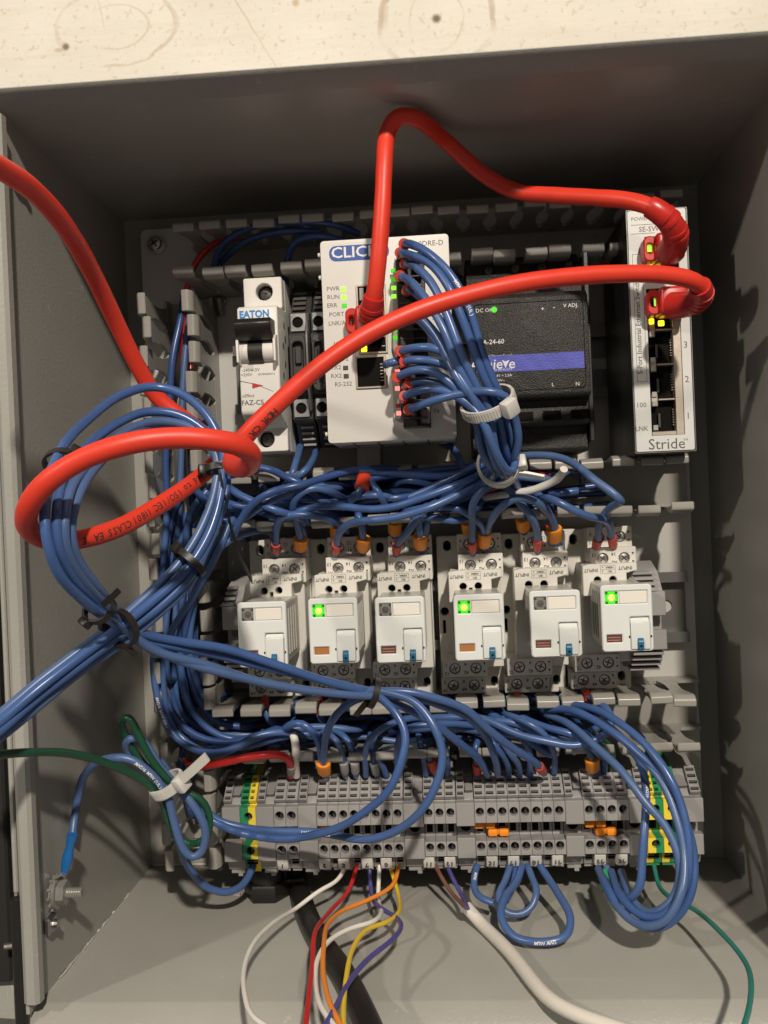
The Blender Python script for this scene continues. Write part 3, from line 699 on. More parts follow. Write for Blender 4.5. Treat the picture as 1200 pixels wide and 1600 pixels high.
part('text_frame', MB().holed(rect(vx - 2.2, vx + 2.0, vz0, vz0 + 55, .2), [rect(vx - 2.05, vx + 1.85, vz0 + .15, vz0 + 54.85, .2)], SH + .01, SH + .05), 'print_grey', sw)
for zz in (128.7, 124.9): part('rule_line', MB().box(s0 + 2, s0 + 12, SH + .01, SH + .05, zz, zz + .2), 'print_grey', sw)
part('lettering', tx, 'print_grey', sw)

# ================================================================== relays
def shape(x0, x1, z0, z1): return rect(x0, x1, z0, z1, .5, 2)
# socket coordinates are taken relative to the A1 screw of socket 4, converted at each tier's own height
OX, OZ = 25.4, -16.3
def tier(a): return (a[0] - OX, a[1] - OX, a[2] - OZ, a[3] - OZ)
T0 = tier((9.7,41.1,-81.6,-3.2)); TA = tier((19.9,40.9,-12.3,-2.3)); TB = tier((20.0,41.0,-23.3,-11.7)); TC = tier((15.2,40.0,-30.4,-18.6)); TD = tier((10.8,31.8,-69.5,-61.4)); TE = tier((9.7,30.8,-78.8,-70.8))
def build_socket(ox, oz):
    s = thing('relay_socket', 'x', 'relay socket', (ox, 0, oz - 27), 'relay sockets on the middle rail')
    def S(a): return (a[0] + ox, a[1] + ox, a[2] + oz, a[3] + oz)
    a = S(T0); bz0, bz1 = a[2], a[3]
    part('base', MB().holed(rect(a[0], a[0] + 30.4, a[2], a[3], 1.0), [rect(a[0] + 3.4, a[0] + 7.2, a[3] - 7.5, a[3] - 2.5, 1.8), circle(a[0] + 2.9, oz - 24.3, 2.1, 12), rect(a[0] + 1.8, a[0] + 3.2, oz - 35, oz - 28.6), rect(a[0] + 24.2, a[0] + 27.6, a[2] + 3.8, a[2] + 8.4, 1.6)], 8, 18, .4), 'socket_white', s)
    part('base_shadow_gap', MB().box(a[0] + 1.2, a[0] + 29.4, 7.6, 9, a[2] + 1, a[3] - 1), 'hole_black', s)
    c = S(TC)
    part('core', MB().box(c[0] + .6, c[1] - .4, 9, 36, S(TD)[3] - 4, c[3] - .5, .4), 'socket_white', s)
    for nm, tt, h, n2, scr, txt in (('tier', TA, 30, 0, ((170, 475), (275, 478)), ('9', '11', '12', '41')), ('tier', TB, 38, 0, ((170, 572), (275, 572)), ('13', 'A1', '14', 'A2')), ('tier', TD, 38, 0, ((95, 1072), (202, 1072)), ('1', '12', '4', '42')), ('tier', TE, 31, 0, ((85, 1160), (188, 1162)), ('5', '14', '8', '44'))):
        b = S(tt); wd = b[1] - b[0]; ht = b[3] - b[2]
        sx_ = [b[0] + wd * .27, b[0] + wd * .74]; sz_ = b[2] + ht * (.55 if h > 34 and tt is TB else .5)
        tr = part(nm, MB().holed(rect(b[0], b[1], b[2], b[3], .5), [circle(x, sz_, 2.65, 14) for x in sx_], h - 5, h, .25).box(b[0], b[1], 12, h - 4.9, b[2] + .4, b[3] - .4, .3), 'socket_white', s)
        for x in sx_: screw(x, sz_, h - 2.2, 2.5, tr, 'terminal_screw', slot=random.uniform(0, 1.5))
        lt = MB()
        lt.text(txt[0], b[0] + 1.6, sz_ + 1.9, h + .02, 2.2, rot=math.pi, ax='CENTER', bold=.03).text(txt[1], b[0] + 1.9, sz_ - 2.2, h + .02, 2.2, rot=math.pi, ax='CENTER', bold=.03)
        lt.text(txt[2], b[0] + wd * .51, sz_ + 2.0, h + .02, 2.2, rot=math.pi, ax='CENTER', bold=.03).text(txt[3], b[0] + wd * .52, sz_ - 1.8, h + .02, 2.2, rot=math.pi, ax='CENTER', bold=.03)
        for dz in (2.0, -1.8): lt.plate([(b[1] - 2.1, sz_ + dz + .6), (b[1] - .9, sz_ + dz + .6), (b[1] - 1.5, sz_ + dz - .6)], h + .01, h + .05)
        part('marking', lt, 'print_black', tr)
    b = S(TC); hz = oz - 10.0
    hx = (b[0] + 6.6, b[0] + 13.6)
    ct = part('tier', MB().holed([(b[0], b[2] - 3), (b[1] - 5, b[2] - 3), (b[1] - 5, b[2] + 7), (b[1] - .2, b[2] + 8.2), (b[1] - .2, b[3] - .3), (b[0] + 3, b[3] - .3), (b[0], b[3] - 1.0)], [circle(x, hz, 1.75, 14) for x in hx] + [rect(b[0] + 9.3, b[0] + 10.9, b[2] - 2, b[2] + 3.4)], 36, 45, .3), 'socket_white', s)
    part('test_hole', MB().cyl(hx[0], hz, 1.7, 38, 38.4, 12).cyl(hx[1], hz, 1.7, 38, 38.4, 12), 'hole_black', ct)
    lt = MB().text('INPUT', b[0] + 3.7, b[3] - 3.0, 45.02, 2.25, rot=math.pi, ax='CENTER', bold=.03).text('INPUT', b[0] + 19.3, b[3] - 2.4, 45.02, 2.25, rot=math.pi, ax='CENTER', bold=.03)
    mx, mz = b[0] + 11.4, b[3] - 2.8
    lt.holed(rect(mx - 3.4, mx + 3.4, mz - 1.9, mz + 1.9), [rect(mx - 3.28, mx + 3.28, mz + .06, mz + 1.78), rect(mx - 3.28, mx + 3.28, mz - 1.78, mz - .06)], 45.01, 45.05)
    lt.text('NEMA', mx + .8, mz + .9, 45.02, 1.3, rot=math.pi, ax='CENTER', bold=.03).text('IEC', mx + .8, mz - .95, 45.02, 1.3, rot=math.pi, ax='CENTER', bold=.03)
    for dz in (.9, -.9): lt.plate([(mx - 2.7, mz + dz + .35), (mx - 2.0, mz + dz + .35), (mx - 2.35, mz + dz - .35)], 45.01, 45.05)
    part('marking', lt, 'print_black', ct)
    return s
random.seed(21)
POS = [(-68.0,-15.0), (-37.3,-15.4), (-7.8,-15.9), (OX, OZ), (55.6,-16.5), (87.0,-15.6)]
sock = None
ORD = ('first', 'second', 'third', 'fourth', 'fifth', 'sixth')
SL = ('leftmost white relay socket, its lower end crossed by blue wires', 'white relay socket second from the left under a lit relay', 'white relay socket third from the left under an unlit relay', 'white relay socket fourth from the left under a lit relay with orange window', 'white relay socket fifth from the left under an unlit relay', 'rightmost white relay socket fed by two red tipped wires')
for i, (x, z) in enumerate(POS):
    if sock is None: sock = build_socket(x, z); o = sock
    else: o = copy_tree(sock)
    o.location = world((x, 0, z - 27)); o['label'] = SL[i]
FW, FH, RH = 21.4, 28.4, 78.0
def build_relay(x, z, led, win, label, group):      # x, z = top left of the face
    r = thing('relay', label, 'relay', (x + FW / 2, 45, z - FH / 2), group)
    part('cover', MB().box(x + .7, x + FW - .7, 40, RH - 2.6, z - FH + .8, z - .8, .6), 'relay_cover', r)
    for i in range(4):
        h = 50 + i * 6
        part('cover_rib', MB().box(x + .25, x + .75, h, h + 1.2, z - FH + 4, z - 4, .15), 'relay_cover', r)
        part('cover_rib', MB().box(x + FW - .75, x + FW - .25, h, h + 1.2, z - FH + 4, z - 4, .15), 'relay_cover', r)
    lx0, lx1, lz0, lz1 = x + FW * .085, x + FW * .335, z - FH * .285, z - FH * .095
    px0_, px1_ = x + FW * .355, x + FW * .91
    wx0, wx1, wz0, wz1 = x + FW * .09, x + FW * .39, z - FH * .86, z - FH * .745
    vx0, vx1, vz0, vz1 = x + FW * .56, x + FW * .925, z - FH * .975, z - FH * .485
    fc = part('face', MB().holed(rect(x, x + FW, z - FH, z, 1.5, 4), [rect(lx0, lx1, lz0, lz1, .4), rect(px0_, px1_, lz0, lz1, .25), rect(wx0, wx1, wz0, wz1, .2), rect(vx0 - .15, vx1 + .15, vz0, vz1, .5)], RH - 2.6, RH, .45), 'relay_face', r)
    part('face_backing', MB().box(x + .8, x + FW - .8, RH - 2.9, RH - 2.0, z - FH + .8, z - .8), 'relay_face', r)
    ld = part('status_light', MB().box(lx0 + .1, lx1 - .1, RH - 2, RH - .55, lz0 + .1, lz1 - .1, .3), led, r)
    cxm, czm = (lx0 + lx1) / 2, (lz0 + lz1) / 2
    part('light_core', MB().lathe(cxm, czm, [(1.5, RH - .56), (1.5, RH - .35), (1.1, RH - .3), (1.0, RH - .45), (.6, RH - .42), (.4, RH - .2)], 14), 'led_core' if led == 'led_green' else 'print_grey', ld)
    for qx in (lx0 + .15, lx1 - 1.2):
        for qz in (lz0 + .15, lz1 - 1.2): part('light_corner', MB().box(qx, qx + 1.05, RH - .7, RH - .5, qz, qz + 1.05, .15), 'led_dark' if led == 'led_green' else 'dark_grey_plastic', ld)
    part('name_tag', MB().box(px0_ + .12, px1_ - .12, RH - 2, RH - .25, lz0 + .12, lz1 - .12, .2), 'label_paper', r)
    wn = part('window', MB().box(wx0 + .05, wx1 - .05, RH - 2, RH - .8, wz0 + .05, wz1 - .05, .1), win, r)
    if win != 'window_orange':
        for k in range(2): part('coil_line', MB().box(wx0 + .5, wx1 - .6, RH - .85, RH - .7, wz0 + .75 + k * 1.2, wz0 + 1.05 + k * 1.2), 'window_pink', wn)
    lv = part('lever', MB().prof([(RH - 2, vz0 + .1), (RH + .6, vz0 + .1), (RH + .9, vz0 + .6), (RH + .9, vz1 - 2.2), (RH - .2, vz1 - 1.9), (RH - 1.2, vz1 - .4), (RH - 2, vz1 - .3)], vx0, vx1, .25), 'relay_face', r)
    bx_ = (vx0 + vx1) / 2 - .15
    bt = part('push_button', MB().prof([(RH + .8, vz0 + .15), (RH + 1.9, vz0 + .2), (RH + 2.2, vz0 + 3.6), (RH + 1.2, vz0 + 5.0), (RH + .8, vz0 + 5.1)], bx_ - 1.25, bx_ + 1.25, .25), 'button_blue', lv)
    part('button_dimple', MB().cyl(bx_, vz0 + 1.8, .5, RH + 1.9, RH + 2.12, 10), 'hole_black', bt)
    for sx_ in (vx0 - .95, vx1 + .35): part('pivot_slot', MB().box(sx_, sx_ + .6, RH - .1, RH + .06, vz0 + 5.0, vz0 + 6.0), 'hole_black', fc)
    return r
RP = [(-77.1,-26.9), (-45.9,-26.3), (-16.9,-26.8), (17.0,-26.9), (49.4,-26.4), (79.4,-25.0)]
RL = (('led_off', 'window_dark', 'leftmost relay, unlit, its foot crossed by blue wires'), ('led_green', 'window_orange', 'relay with green light, second from the left'), ('led_off', 'window_dark', 'unlit relay third from the left with dark red window'),
      ('led_green', 'window_orange', 'relay with green light and orange window, fourth from the left'), ('led_off', 'window_dark', 'unlit relay fifth from the left'), ('led_green', 'window_dark', 'rightmost relay, green light and striped dark window'))
for (x, z), (a, b, l) in zip(RP, RL): build_relay(x, z, a, b, l, 'plug-in relays in a row')

# ================================================================== terminals
ZU = dict(top=-115.4, c0=-116.3, c1=-125.9, hu=-130.2, fu0=-135.2, fl1=-144.3, hl=-147.0, fl0=-151.1, b0=-158.2)
TH = 48.0
def tprof():
    return [(9, ZU['top'] + 3), (20, ZU['top'] + 2), (33, ZU['c0']), (44, ZU['c1'] + .5), (44, ZU['fu0']), (37, ZU['fu0']), (37, ZU['fl1']), (42, ZU['fl1']), (42, ZU['fl0']), (39, ZU['b0']), (20, ZU['b0'] + 1), (9, ZU['b0'] + 4)]
def comb_part(owner, x0, x1, mt, right=1.3):     # sloping grille: a plate with four real slots over a dark backing
    a = (33.2, ZU['c0'] + .2); b = (44.6, ZU['c1'] + 1.0); ln = math.hypot(b[0] - a[0], b[1] - a[1])
    e = ((b[0] - a[0]) / ln, (b[1] - a[1]) / ln); nn = (-e[1], e[0])
    xf = lambda v: (v[0], a[0] + e[0] * v[2] + nn[0] * v[1], a[1] + e[1] * v[2] + nn[1] * v[1])
    st = ln / 4.1
    slots = [rect(x0 + .45, x1 - right, st * i + st * .36, st * i + st * .36 + 1.75) for i in range(4)]
    c = part('comb', MB().holed(rect(x0, x1, 0, ln), slots, 0, 2.1, .12, xf=xf), mt, owner)
    part('comb_slot', MB().box(x0 + .3, x1 - right + .2, .05, .3, .4, ln - .4, xf=xf), 'hole_black', c)
def build_terminal(x0, w, mats, label, group, name='terminal_block'):
    t_ = thing(name, label, 'terminal', (x0 + w / 2, 7.5, ZB), group)
    g = .12
    if len(mats) == 1: cut = [(x0 + g / 2, x0 + w - g / 2, mats[0])]
    else: cut = [(x0 + g / 2, x0 + w * .52, mats[0]), (x0 + w * .52 + .02, x0 + w - g / 2, mats[1])]
    for a, b, mt in cut: part('case', MB().prof(tprof(), a, b, .2), mt, t_)
    for a, b, mt in cut:
        comb_part(t_, a + .02, b - .02, mt, 1.3 if mt == cut[-1][2] else .45)
    x1 = x0 + w
    for hz, z0, z1, h0, h1 in ((ZU['hu'], ZU['fu0'], ZU['c1'], 43.8, TH), (ZU['hl'], ZU['fl0'], ZU['fl1'], 41.8, 46)):
        for k, (a, b, mt) in enumerate(cut):
            if len(cut) == 1:
                o = part('entry_face', MB().holed(rect(a, b, z0, z1, .2), [circle(x0 + w * .47, hz, 2.1, 16)], h0, h1, .15), mt, t_)
            else:
                cx = x0 + w * .52; arc = [(cx + (-1 if k == 0 else 1) * .01 + 1.95 * math.sin(q) * (-1 if k == 0 else 1), hz + 1.95 * math.cos(q)) for q in [math.pi * i / 8 for i in range(9)]]
                if k == 0: poly = [(a, z0), (b, z0)] + arc[::-1] + [(b, z1), (a, z1)]
                else: poly = [(b, z0), (b, z1), (a, z1)] + arc + [(a, z0)]
                o = part('entry_face', MB().holed(poly, [], h0, h1, .1), mt, t_)
        part('clamp', MB().box(x0 + .8, x1 - .8, h0 + .1, h0 + .5, hz - 2, hz + 2), 'hole_black', t_)
        part('clamp_spring', MB().box(x0 + w * .47 - .2, x0 + w * .47 + 1.5, h0 + .5, h0 + 1.4, hz - 1.7, hz + 1.2, .2), 'clamp_metal', t_)
    part('jumper_slot', MB().box(x0 + 1.1, x1 - 1.5, 36.9, 37.15, ZU['fl1'] + 1.6, ZU['fu0'] - 1.2), 'hole_black', t_)
    part('foot', MB().box(x0 + .5, x1 - .6, 34, 38, ZU['b0'] - 1.6, ZU['b0'] + 1.5, .25), mats[-1], t_)
    part('foot_slot', MB().box(x0 + 1.0, x1 - 1.4, 41.2, 42.05, ZU['fl0'] - 2.2, ZU['fl0'] - 1.4, .1).box(x0 + 1.0, x1 - 1.4, 40.6, 41.5, ZU['fl0'] - 3.9, ZU['fl0'] - 3.1, .1), 'hole_black', t_)
    return t_
def build_bracket(x0, x1, label, group='grey end brackets of the terminal row', flip=False):
    b_ = thing('end_bracket', label, 'end bracket', ((x0 + x1) / 2, 7.5, ZB), group)
    part('case', MB().prof(tprof(), x0 + .1, x1 - .1, .25), 'bracket_grey', b_)
    part('face_block', MB().box(x0 + .05, x1 - .05, 43.8, 48.6, ZU['fu0'] - 1.2, ZU['c1'] + .3, .3), 'bracket_grey', b_)
    part('face_block', MB().box(x0 + .05, x1 - .05, 41.8, 46.8, ZU['fl0'] - .8, ZU['fl1'] + 1.8, .3), 'bracket_grey', b_)
    w = x1 - x0; a, b = ((x0 + .4, x0 + w * .48) if not flip else (x0 + w * .52, x1 - .4)); c, d = ((x0 + w * .54, x1 - .5) if not flip else (x0 + .5, x0 + w * .46))
    comb_part(b_, a, b, 'bracket_grey', .5)
    part('marker_field', MB().prof([(32, ZU['c0'] - 1), (38.4, ZU['c0'] - 3.2), (44.2, ZU['c1'] + 5), (40, ZU['c1'] + 2)], c, d, .2), 'bracket_grey', b_)
    part('clamp_screw', MB().cone(((x0 + x1) / 2, 36, (ZU['fl1'] + ZU['fu0']) / 2), ((x0 + x1) / 2, 38.0, (ZU['fl1'] + ZU['fu0']) / 2), 2.5, 2.5, 12), 'hole_black', b_)
    part('foot', MB().box(x0 + 1, x1 - 1, 33, 38, ZU['b0'] - 2.4, ZU['b0'] + 1.5, .3).box(x1 - 4.2, x1 - 2, 34, 38.6, ZU['b0'] - 3.6, ZU['b0'] - 2.2, .2), 'tab_grey', b_)
    return b_
XB = {}
def ex(v): return v
marks = [-95.5, -86.9, -79.4, -70.9, -59.7, -50.7, -10.3, -0.9, 14.2, 22.7, 64.1, 72.5, 93.0, 101.0, 115.6, 126.1]
build_bracket(marks[0], marks[1], 'end bracket at the far left of the terminal row')
build_terminal(marks[1], marks[2] - marks[1], ('terminal_green', 'terminal_yellow'), 'green and yellow earth terminal at the left end of the row', 'green and yellow earth terminals', 'earth_terminal')
build_bracket(marks[2], marks[3], 'end bracket just right of the left earth terminal')
proto = None
def terminals(a, b, n, where):
    global proto
    w = (b - a) / n; out = []
    for i in range(n):
        x = a + i * w
        lab = 'grey terminal, %s from the left %s' % (('first', 'second', 'third', 'fourth', 'fifth', 'sixth', 'seventh', 'eighth')[i], where)
        if proto is None: proto = build_terminal(x, w, ('terminal_grey',), lab, 'grey feed-through terminals'); o = proto; proto['w'] = w
        else:
            o = copy_tree(proto); o.location = world((x + w / 2, 7.5, ZB)); o['label'] = lab; o.scale = (w / proto['w'], 1, 1)
        out.append(x + w / 2)
    return out
TX = {}
TX['p'] = terminals(marks[3], marks[4], 2, 'in the pair fed by the red and white wires')
build_bracket(marks[4], marks[5], 'end bracket between the terminal pair and the left group of eight')
TX['a'] = terminals(marks[5], marks[6], 8, 'in the left group of eight, under the blue loops')
build_bracket(marks[6], marks[7], 'end bracket between the left eight terminals and the group of three')
TX['b'] = terminals(marks[7], marks[8], 3, 'in the group of three in the middle')
build_bracket(marks[8], marks[9], 'end bracket between the group of three and the right group of eight')
TX['c'] = terminals(marks[9], marks[10], 8, 'in the right group of eight with orange jumpers')
build_bracket(marks[10], marks[11], 'end bracket between the right eight terminals and the group of four')
TX['d'] = terminals(marks[11], marks[12], 4, 'in the group of four at the right')
build_bracket(marks[12], marks[13], 'end bracket left of the two earth terminals at the right', flip=True)
we = (marks[14] - marks[13]) / 2
build_terminal(marks[13], we, ('terminal_yellow', 'terminal_green'), 'yellow and green earth terminal at the right, the left one of two', 'green and yellow earth terminals', 'earth_terminal')
build_terminal(marks[13] + we, we, ('terminal_yellow', 'terminal_green'), 'yellow and green earth terminal at the right, the right one of two', 'green and yellow earth terminals', 'earth_terminal')
build_bracket(marks[14], marks[15], 'end bracket at the far right of the terminal row, in shade', flip=True)
# marker tags along the lower edge
TG = [(441, '1'), (507, '3'), (537, '5'), (574, '7'), (604, '9'), (671, '11'), (703, '13'), (770, '15'), (804, '17'), (838, '19'), (872, '21'), (940, '23'), (974, '25')]
for px, s_ in ((TG)):
    pass
for x, s_ in zip([-68.2, -48.2, -39.2, -28.1, -19.1, 0.9, 10.7, 30.2, 40.2, 50.5, 60.4, 79.9, 89.7], [q for _, q in TG]):
    tg = thing('marker_tag', 'white marker tag reading %s under the terminals, %s from the left' % (s_, ('first', 'second', 'third', 'fourth', 'fifth', 'sixth', 'seventh', 'eighth', 'ninth', 'tenth', 'eleventh', 'twelfth', 'thirteenth')[[q for _, q in TG].index(s_)]), 'tag', (x, 42, ZU['fl0'] - 2), 'white terminal marker tags')
    zt = ZU['fl0'] - .6
    part('tag_body', MB().prof([(41.4, zt), (45.0, zt), (43.2, zt - 5.6), (42.4, zt - 5.8), (39.6, zt - 5.2)], x - 2.9, x + 2.3, .3), 'tag_white', tg)
    tm = MB(); vs_, fs = text_mesh(s_, 3.7, 'CENTER', .10, 0, .03)
    tm.add([(x - .3 - a, 44.2 + b * .31 + t2, zt - 2.8 - b) for a, b, t2 in vs_], fs)
    part('number', tm, 'print_black', tg)
# orange jumpers
for k, (a, l) in enumerate((((27.2,-138.1), 'upper orange jumper in the right group of eight'), ((33.5,-141.8), 'lower orange jumper in the right group of eight'), ((78.2,-138.5), 'upper orange jumper in the group of four'), ((83.0,-142.4), 'lower orange jumper in the group of four'))):
    j = thing('jumper', l, 'jumper', (a[0], 38, a[1]), 'orange plug-in jumpers')
    for s in (-1, 1): part('jumper_cap', MB().box(a[0] + s * 2.6 - 2.3, a[0] + s * 2.6 + 2.3, 37.2, 43.0, a[1] - 1.7, a[1] + 1.7, .9, 2), 'ferrule_orange', j)
    part('jumper_bridge', MB().box(a[0] - 2, a[0] + 2, 38, 41.8, a[1] - 1.0, a[1] + 1.2, .2), 'ferrule_orange', j)
for a, l in (((-48.7,-138.9), 'small orange jumper tip under the left group of eight, left one'), ((-43.8,-138.4), 'small orange jumper tip under the left group of eight, right one')):
    j = thing('jumper', l, 'jumper', (a[0], 38, a[1]), 'orange plug-in jumpers'); part('jumper_cap', MB().box(a[0] - 2, a[0] + 2, 37, 40.5, a[1] - 1.5, a[1] + 1.5, .7, 2), 'ferrule_orange', j)
# end brackets of the relay row
def relay_bracket(x0, x1, label):
    b_ = thing('relay_end_bracket', label, 'end bracket', ((x0 + x1) / 2, 7.5, ZM), 'grey end brackets of the relay row')
    part('case', MB().prof([(8, -20), (20, -19), (33, -23), (43, -32), (44, -38), (38, -39), (38, -50), (44, -51), (42, -57), (33, -67), (20, -70), (8, -69)], x0, x1, .3), 'terminal_grey', b_)
    part('face_block', MB().box(x0 - .1, x1 + .1, 43.8, 47, -42.5, -31.5, .3), 'terminal_grey', b_)
    part('face_block', MB().box(x0 - .1, x1 + .1, 43.8, 47, -58, -49, .3), 'terminal_grey', b_)
    for i in range(4):
        part('comb_rib', MB().box(x0 + .3, x1 - 3.0, 30 + i * 3.2, 37 + i * 3.2, -24.4 - i * 2.3, -23.0 - i * 2.3, .15), 'terminal_grey', b_)
        part('comb_rib', MB().box(x0 + .3, x1 - 1.0, 28 + i * 3.2, 35 + i * 3.2, -69.4 + i * 2.9, -68.0 + i * 2.9, .15), 'terminal_grey', b_)
    part('clamp_screw', MB().cyl((x0 + x1) / 2, -44.5, 2.4, 36, 39, 12), 'clamp_metal', b_)
relay_bracket(-91.5, -83.0 , 'grey end bracket left of the first relay')
relay_bracket(106.7 - 8.6, 106.7 + 6.4, 'grey end bracket right of the last relay')

# ================================================================== wires
WR = 1.7
def sleeve_path(path, a, b):     # points of the smooth path between arc lengths a and b
    pts = frames(path)[0]; s = 0; out = []
    for i in range(len(pts)):
        if i: s += (pts[i] - pts[i - 1]).length
        if a <= s <= b: out.append(pts[i])
    return out if len(out) > 1 else [pts[0], pts[0] + (pts[1] - pts[0]).normalized() * (b - a)]
def ferrule(wire, path, col, twin=False, end=False, L=8.0, r=None):
    p = list(path)[::-1] if end else list(path)
    q = sleeve_path(p, 0.6, L); r = r or (2.2 if not twin else 2.55)
    d = (q[0] - q[-1]).normalized()
    a, b = q[0], q[-1]
    side = d.cross(Vector((0, 1, 0)))
    side = side.normalized() if side.length > .1 else Vector((1, 0, 0))
    mb = MB(); n = 14; vs_ = []; fs = []
    ra = 1.32 if twin else 1.0
    if twin: L = L + 1.2
    other = d.cross(side)
    prof = [(-1.2, .55), (.0, .82), (1.4, .98), (L * .7, 1.0), (L * .95, 1.06), (L, 1.0)]
    for dist, k in prof:
        c = a - d * dist
        for i in range(n):
            t = 2 * math.pi * i / n; vs_.append(tuple(c + side * (r * ra * k * math.cos(t)) + other * (r * k * math.sin(t))))
    for j in range(len(prof) - 1):
        for i in range(n): fs.append((j * n + i, j * n + (i + 1) % n, (j + 1) * n + (i + 1) % n, (j + 1) * n + i))
    fs += [tuple(range(n)), tuple(range((len(prof) - 1) * n, len(prof) * n))]
    f = part('ferrule', mb.add(vs_, fs), 'ferrule_' + col, wire)
    part('ferrule_pin', MB().cone(tuple(a + d * 1.0), tuple(a + d * 4.6), .85, .75, 8), 'screw_steel', f)
def sink(p, start=False):      # let a loose end dive to the bottom of the duct
    p = [tuple(q) for q in p]
    def ext(a, b):
        d = Vector(b) - Vector(a); d.y = 0
        d = d.normalized() if d.length > .1 else Vector((1, 0, 0))
        return [(b[0] + d.x * 5, max(5, b[1] * .45), b[2] + d.z * 3), (b[0] + d.x * 9, 4.0, b[2] + d.z * 5)]
    p = p + ext(p[-2], p[-1])
    if start: p = ext(p[1], p[0])[::-1] + p
    return p
def wire(label, path, r=WR, m='wire_blue', name='blue_wire', cat='wire', group=None, fer=None, printed=None, n=10):
    base = path[0]
    rj = random.Random(len(label) * 131 + int(abs(path[0][0] * 7 + path[-1][2] * 3)))
    path = [tuple(path[0])] + [tuple(c + rj.uniform(-.55, .55) for c in p) for p in path[1:-1]] + [tuple(path[-1])]
    if m == 'wire_blue': m = rj.choice(('wire_blue', 'wire_blue', 'wire_blue_worn', 'wire_blue_deep'))
    o = thing(name, label, cat, base, group)
    ph = rj.uniform(0, 6); part('insulation', MB().tube(path, (lambda t: r * (1 + .018 * math.sin(37 * t + ph) + .014 * math.sin(91 * t + ph * 2))), n), m, o, 60)
    for f in (fer or []): ferrule(o, path, f[0], f[1] if len(f) > 1 else False, f[2] if len(f) > 2 else False)
    if printed: print_on(o, path, r, *printed)
    return o
def print_on(o, path, r, text, start, size, matn, flip=False, gap=.06, face=(0.02, 1, 0.0), adv=None):
    """lettering wrapped on the insulation, on the side facing out of the box"""
    pts, T, A, B = frames(path); acc = [0]
    for i in range(1, len(pts)): acc.append(acc[-1] + (pts[i] - pts[i - 1]).length)
    mb = MB(); s = start; F = Vector(face).normalized()
    for ch in text:
        vs_, fs = fine_text(ch, size)
        if ch != ' ':
            new = []
            for (a, b, t_) in vs_:
                u = s - a if flip else s + a
                u = min(max(u, 0), acc[-1] - .01)
                i = max(k for k in range(len(acc)) if acc[k] <= u); i = min(i, len(pts) - 2)
                f = (u - acc[i]) / max(1e-6, acc[i + 1] - acc[i]); c = pts[i].lerp(pts[i + 1], f); tt = T[i].lerp(T[i + 1], f).normalized()
                nn = (F - tt * F.dot(tt)).normalized(); bb = tt.cross(nn)
                if flip: bb = -bb
                ang = b / r
                new.append(tuple(c + (nn * math.cos(ang) + bb * math.sin(ang)) * (r + gap + t_)))
            mb.add(new, fs)
        w_ = size * (adv or .62) * (1.0 if ch not in 'il1:-. ' else .7)
        s += -w_ if flip else w_
    part('print', mb, matn, o)

# ---- red network cables
def cable(label, path, r, plug0=None, plug1=None):
    o = thing('network_cable', label, 'cable', path[0], 'red network cables')
    part('jacket', MB().tube(path, (lambda t: r * (1 + .012 * math.sin(140 * t) + .01 * math.sin(61 * t + 1))), 18), 'cable_red', o, 60)
    return o
CA = [(-13.6,86.0,88.0),(-12.4,96.0,89.2),(-10.8,104.0,92.7),(-9.0,108.0,98.2),(-7.1,111.0,108.8),(-4.6,112.0,128.5),(-2.9,110.0,149.3),(-1.6,106.0,161.4),(2.6,109.0,166.5),(9.6,106.5,166.5),(22.8,82.0,164.8),(37.4,74.0,153.6),(50.6,76.0,144.7),(64.4,85.0,139.2),(80.7,97.0,133.2),(94.0,106.0,127.9),(102.6,111.0,122.0),(108.5,108.0,117.1),(111.2,100.0,112.7),(111.4,90.0,111.8)]
ca_ = cable('red network cable arching from the controller up and over to the top switch jack', CA, 3.35)
CB = [(111.1,92.0,88.9),(114.7,98.0,87.9),(117.9,105.0,88.3),(117.6,112.0,90.7),(112.6,117.0,93.3),(100.5,121.0,95.2),(81.8,126.0,95.3),(67.1,130.0,94.3),(52.6,134.0,92.7),(36.0,138.0,89.7),(19.5,141.0,85.6),(5.6,144.0,80.9),(-10.7,147.0,73.5),(-26.8,150.0,63.1),(-40.8,152.0,51.5),(-52.2,152.0,41.4),(-58.5,150.0,35.0),(-59.2,154.0,30.3),(-54.3,166.0,27.5),(-47.3,180.0,27.7),(-44.4,190.0,30.4),(-46.4,197.0,32.9),(-54.0,202.0,34.6),(-64.7,206.0,35.4),(-77.0,210.0,34.0),(-90.0,212.0,30.0),(-100.9,212.0,23.9),(-108.9,208.0,17.0),(-113.5,200.0,10.8),(-113.4,190.0,6.9),(-109.8,176.0,5.2),(-100.9,158.0,8.2),(-90.6,138.0,16.4),(-82.5,122.0,24.5),(-77.7,110.0,31.0),(-75.3,102.0,35.9),(-77.5,99.0,39.9),(-86.5,99.0,48.3),(-100.6,104.0,61.1),(-105.4,112.0,72.8),(-108.9,126.0,88.7),(-109.4,146.0,101.7),(-107.3,176.0,110.5),(-107.2,200.0,114.4),(-107.6,220.0,114.0),(-108.3,240.0,113.0)]
cb_ = cable('red network cable with a big loop at left running to the second switch jack', CB, 3.35)
acc_ = 0
pp = frames(CB)[0]; AL = [0]
for i in range(1, len(pp)): AL.append(AL[-1] + (pp[i] - pp[i - 1]).length)
def arc_at(x, z):      # arc length of the point of the loop cable nearest to a place on the loop
    return min(range(len(pp) // 2, len(pp)), key=lambda i: (pp[i].x - x) ** 2 + (pp[i].z - z) ** 2)
iS = arc_at(*(-79.1,29.2))
print_on(cb_, CB, 3.35, 'verified to ISO/IEC 11801 CLASS EA  E', AL[iS] + 4, 3.6, 'print_black', flip=True, face=(0.12, 1, -.12), adv=.64)
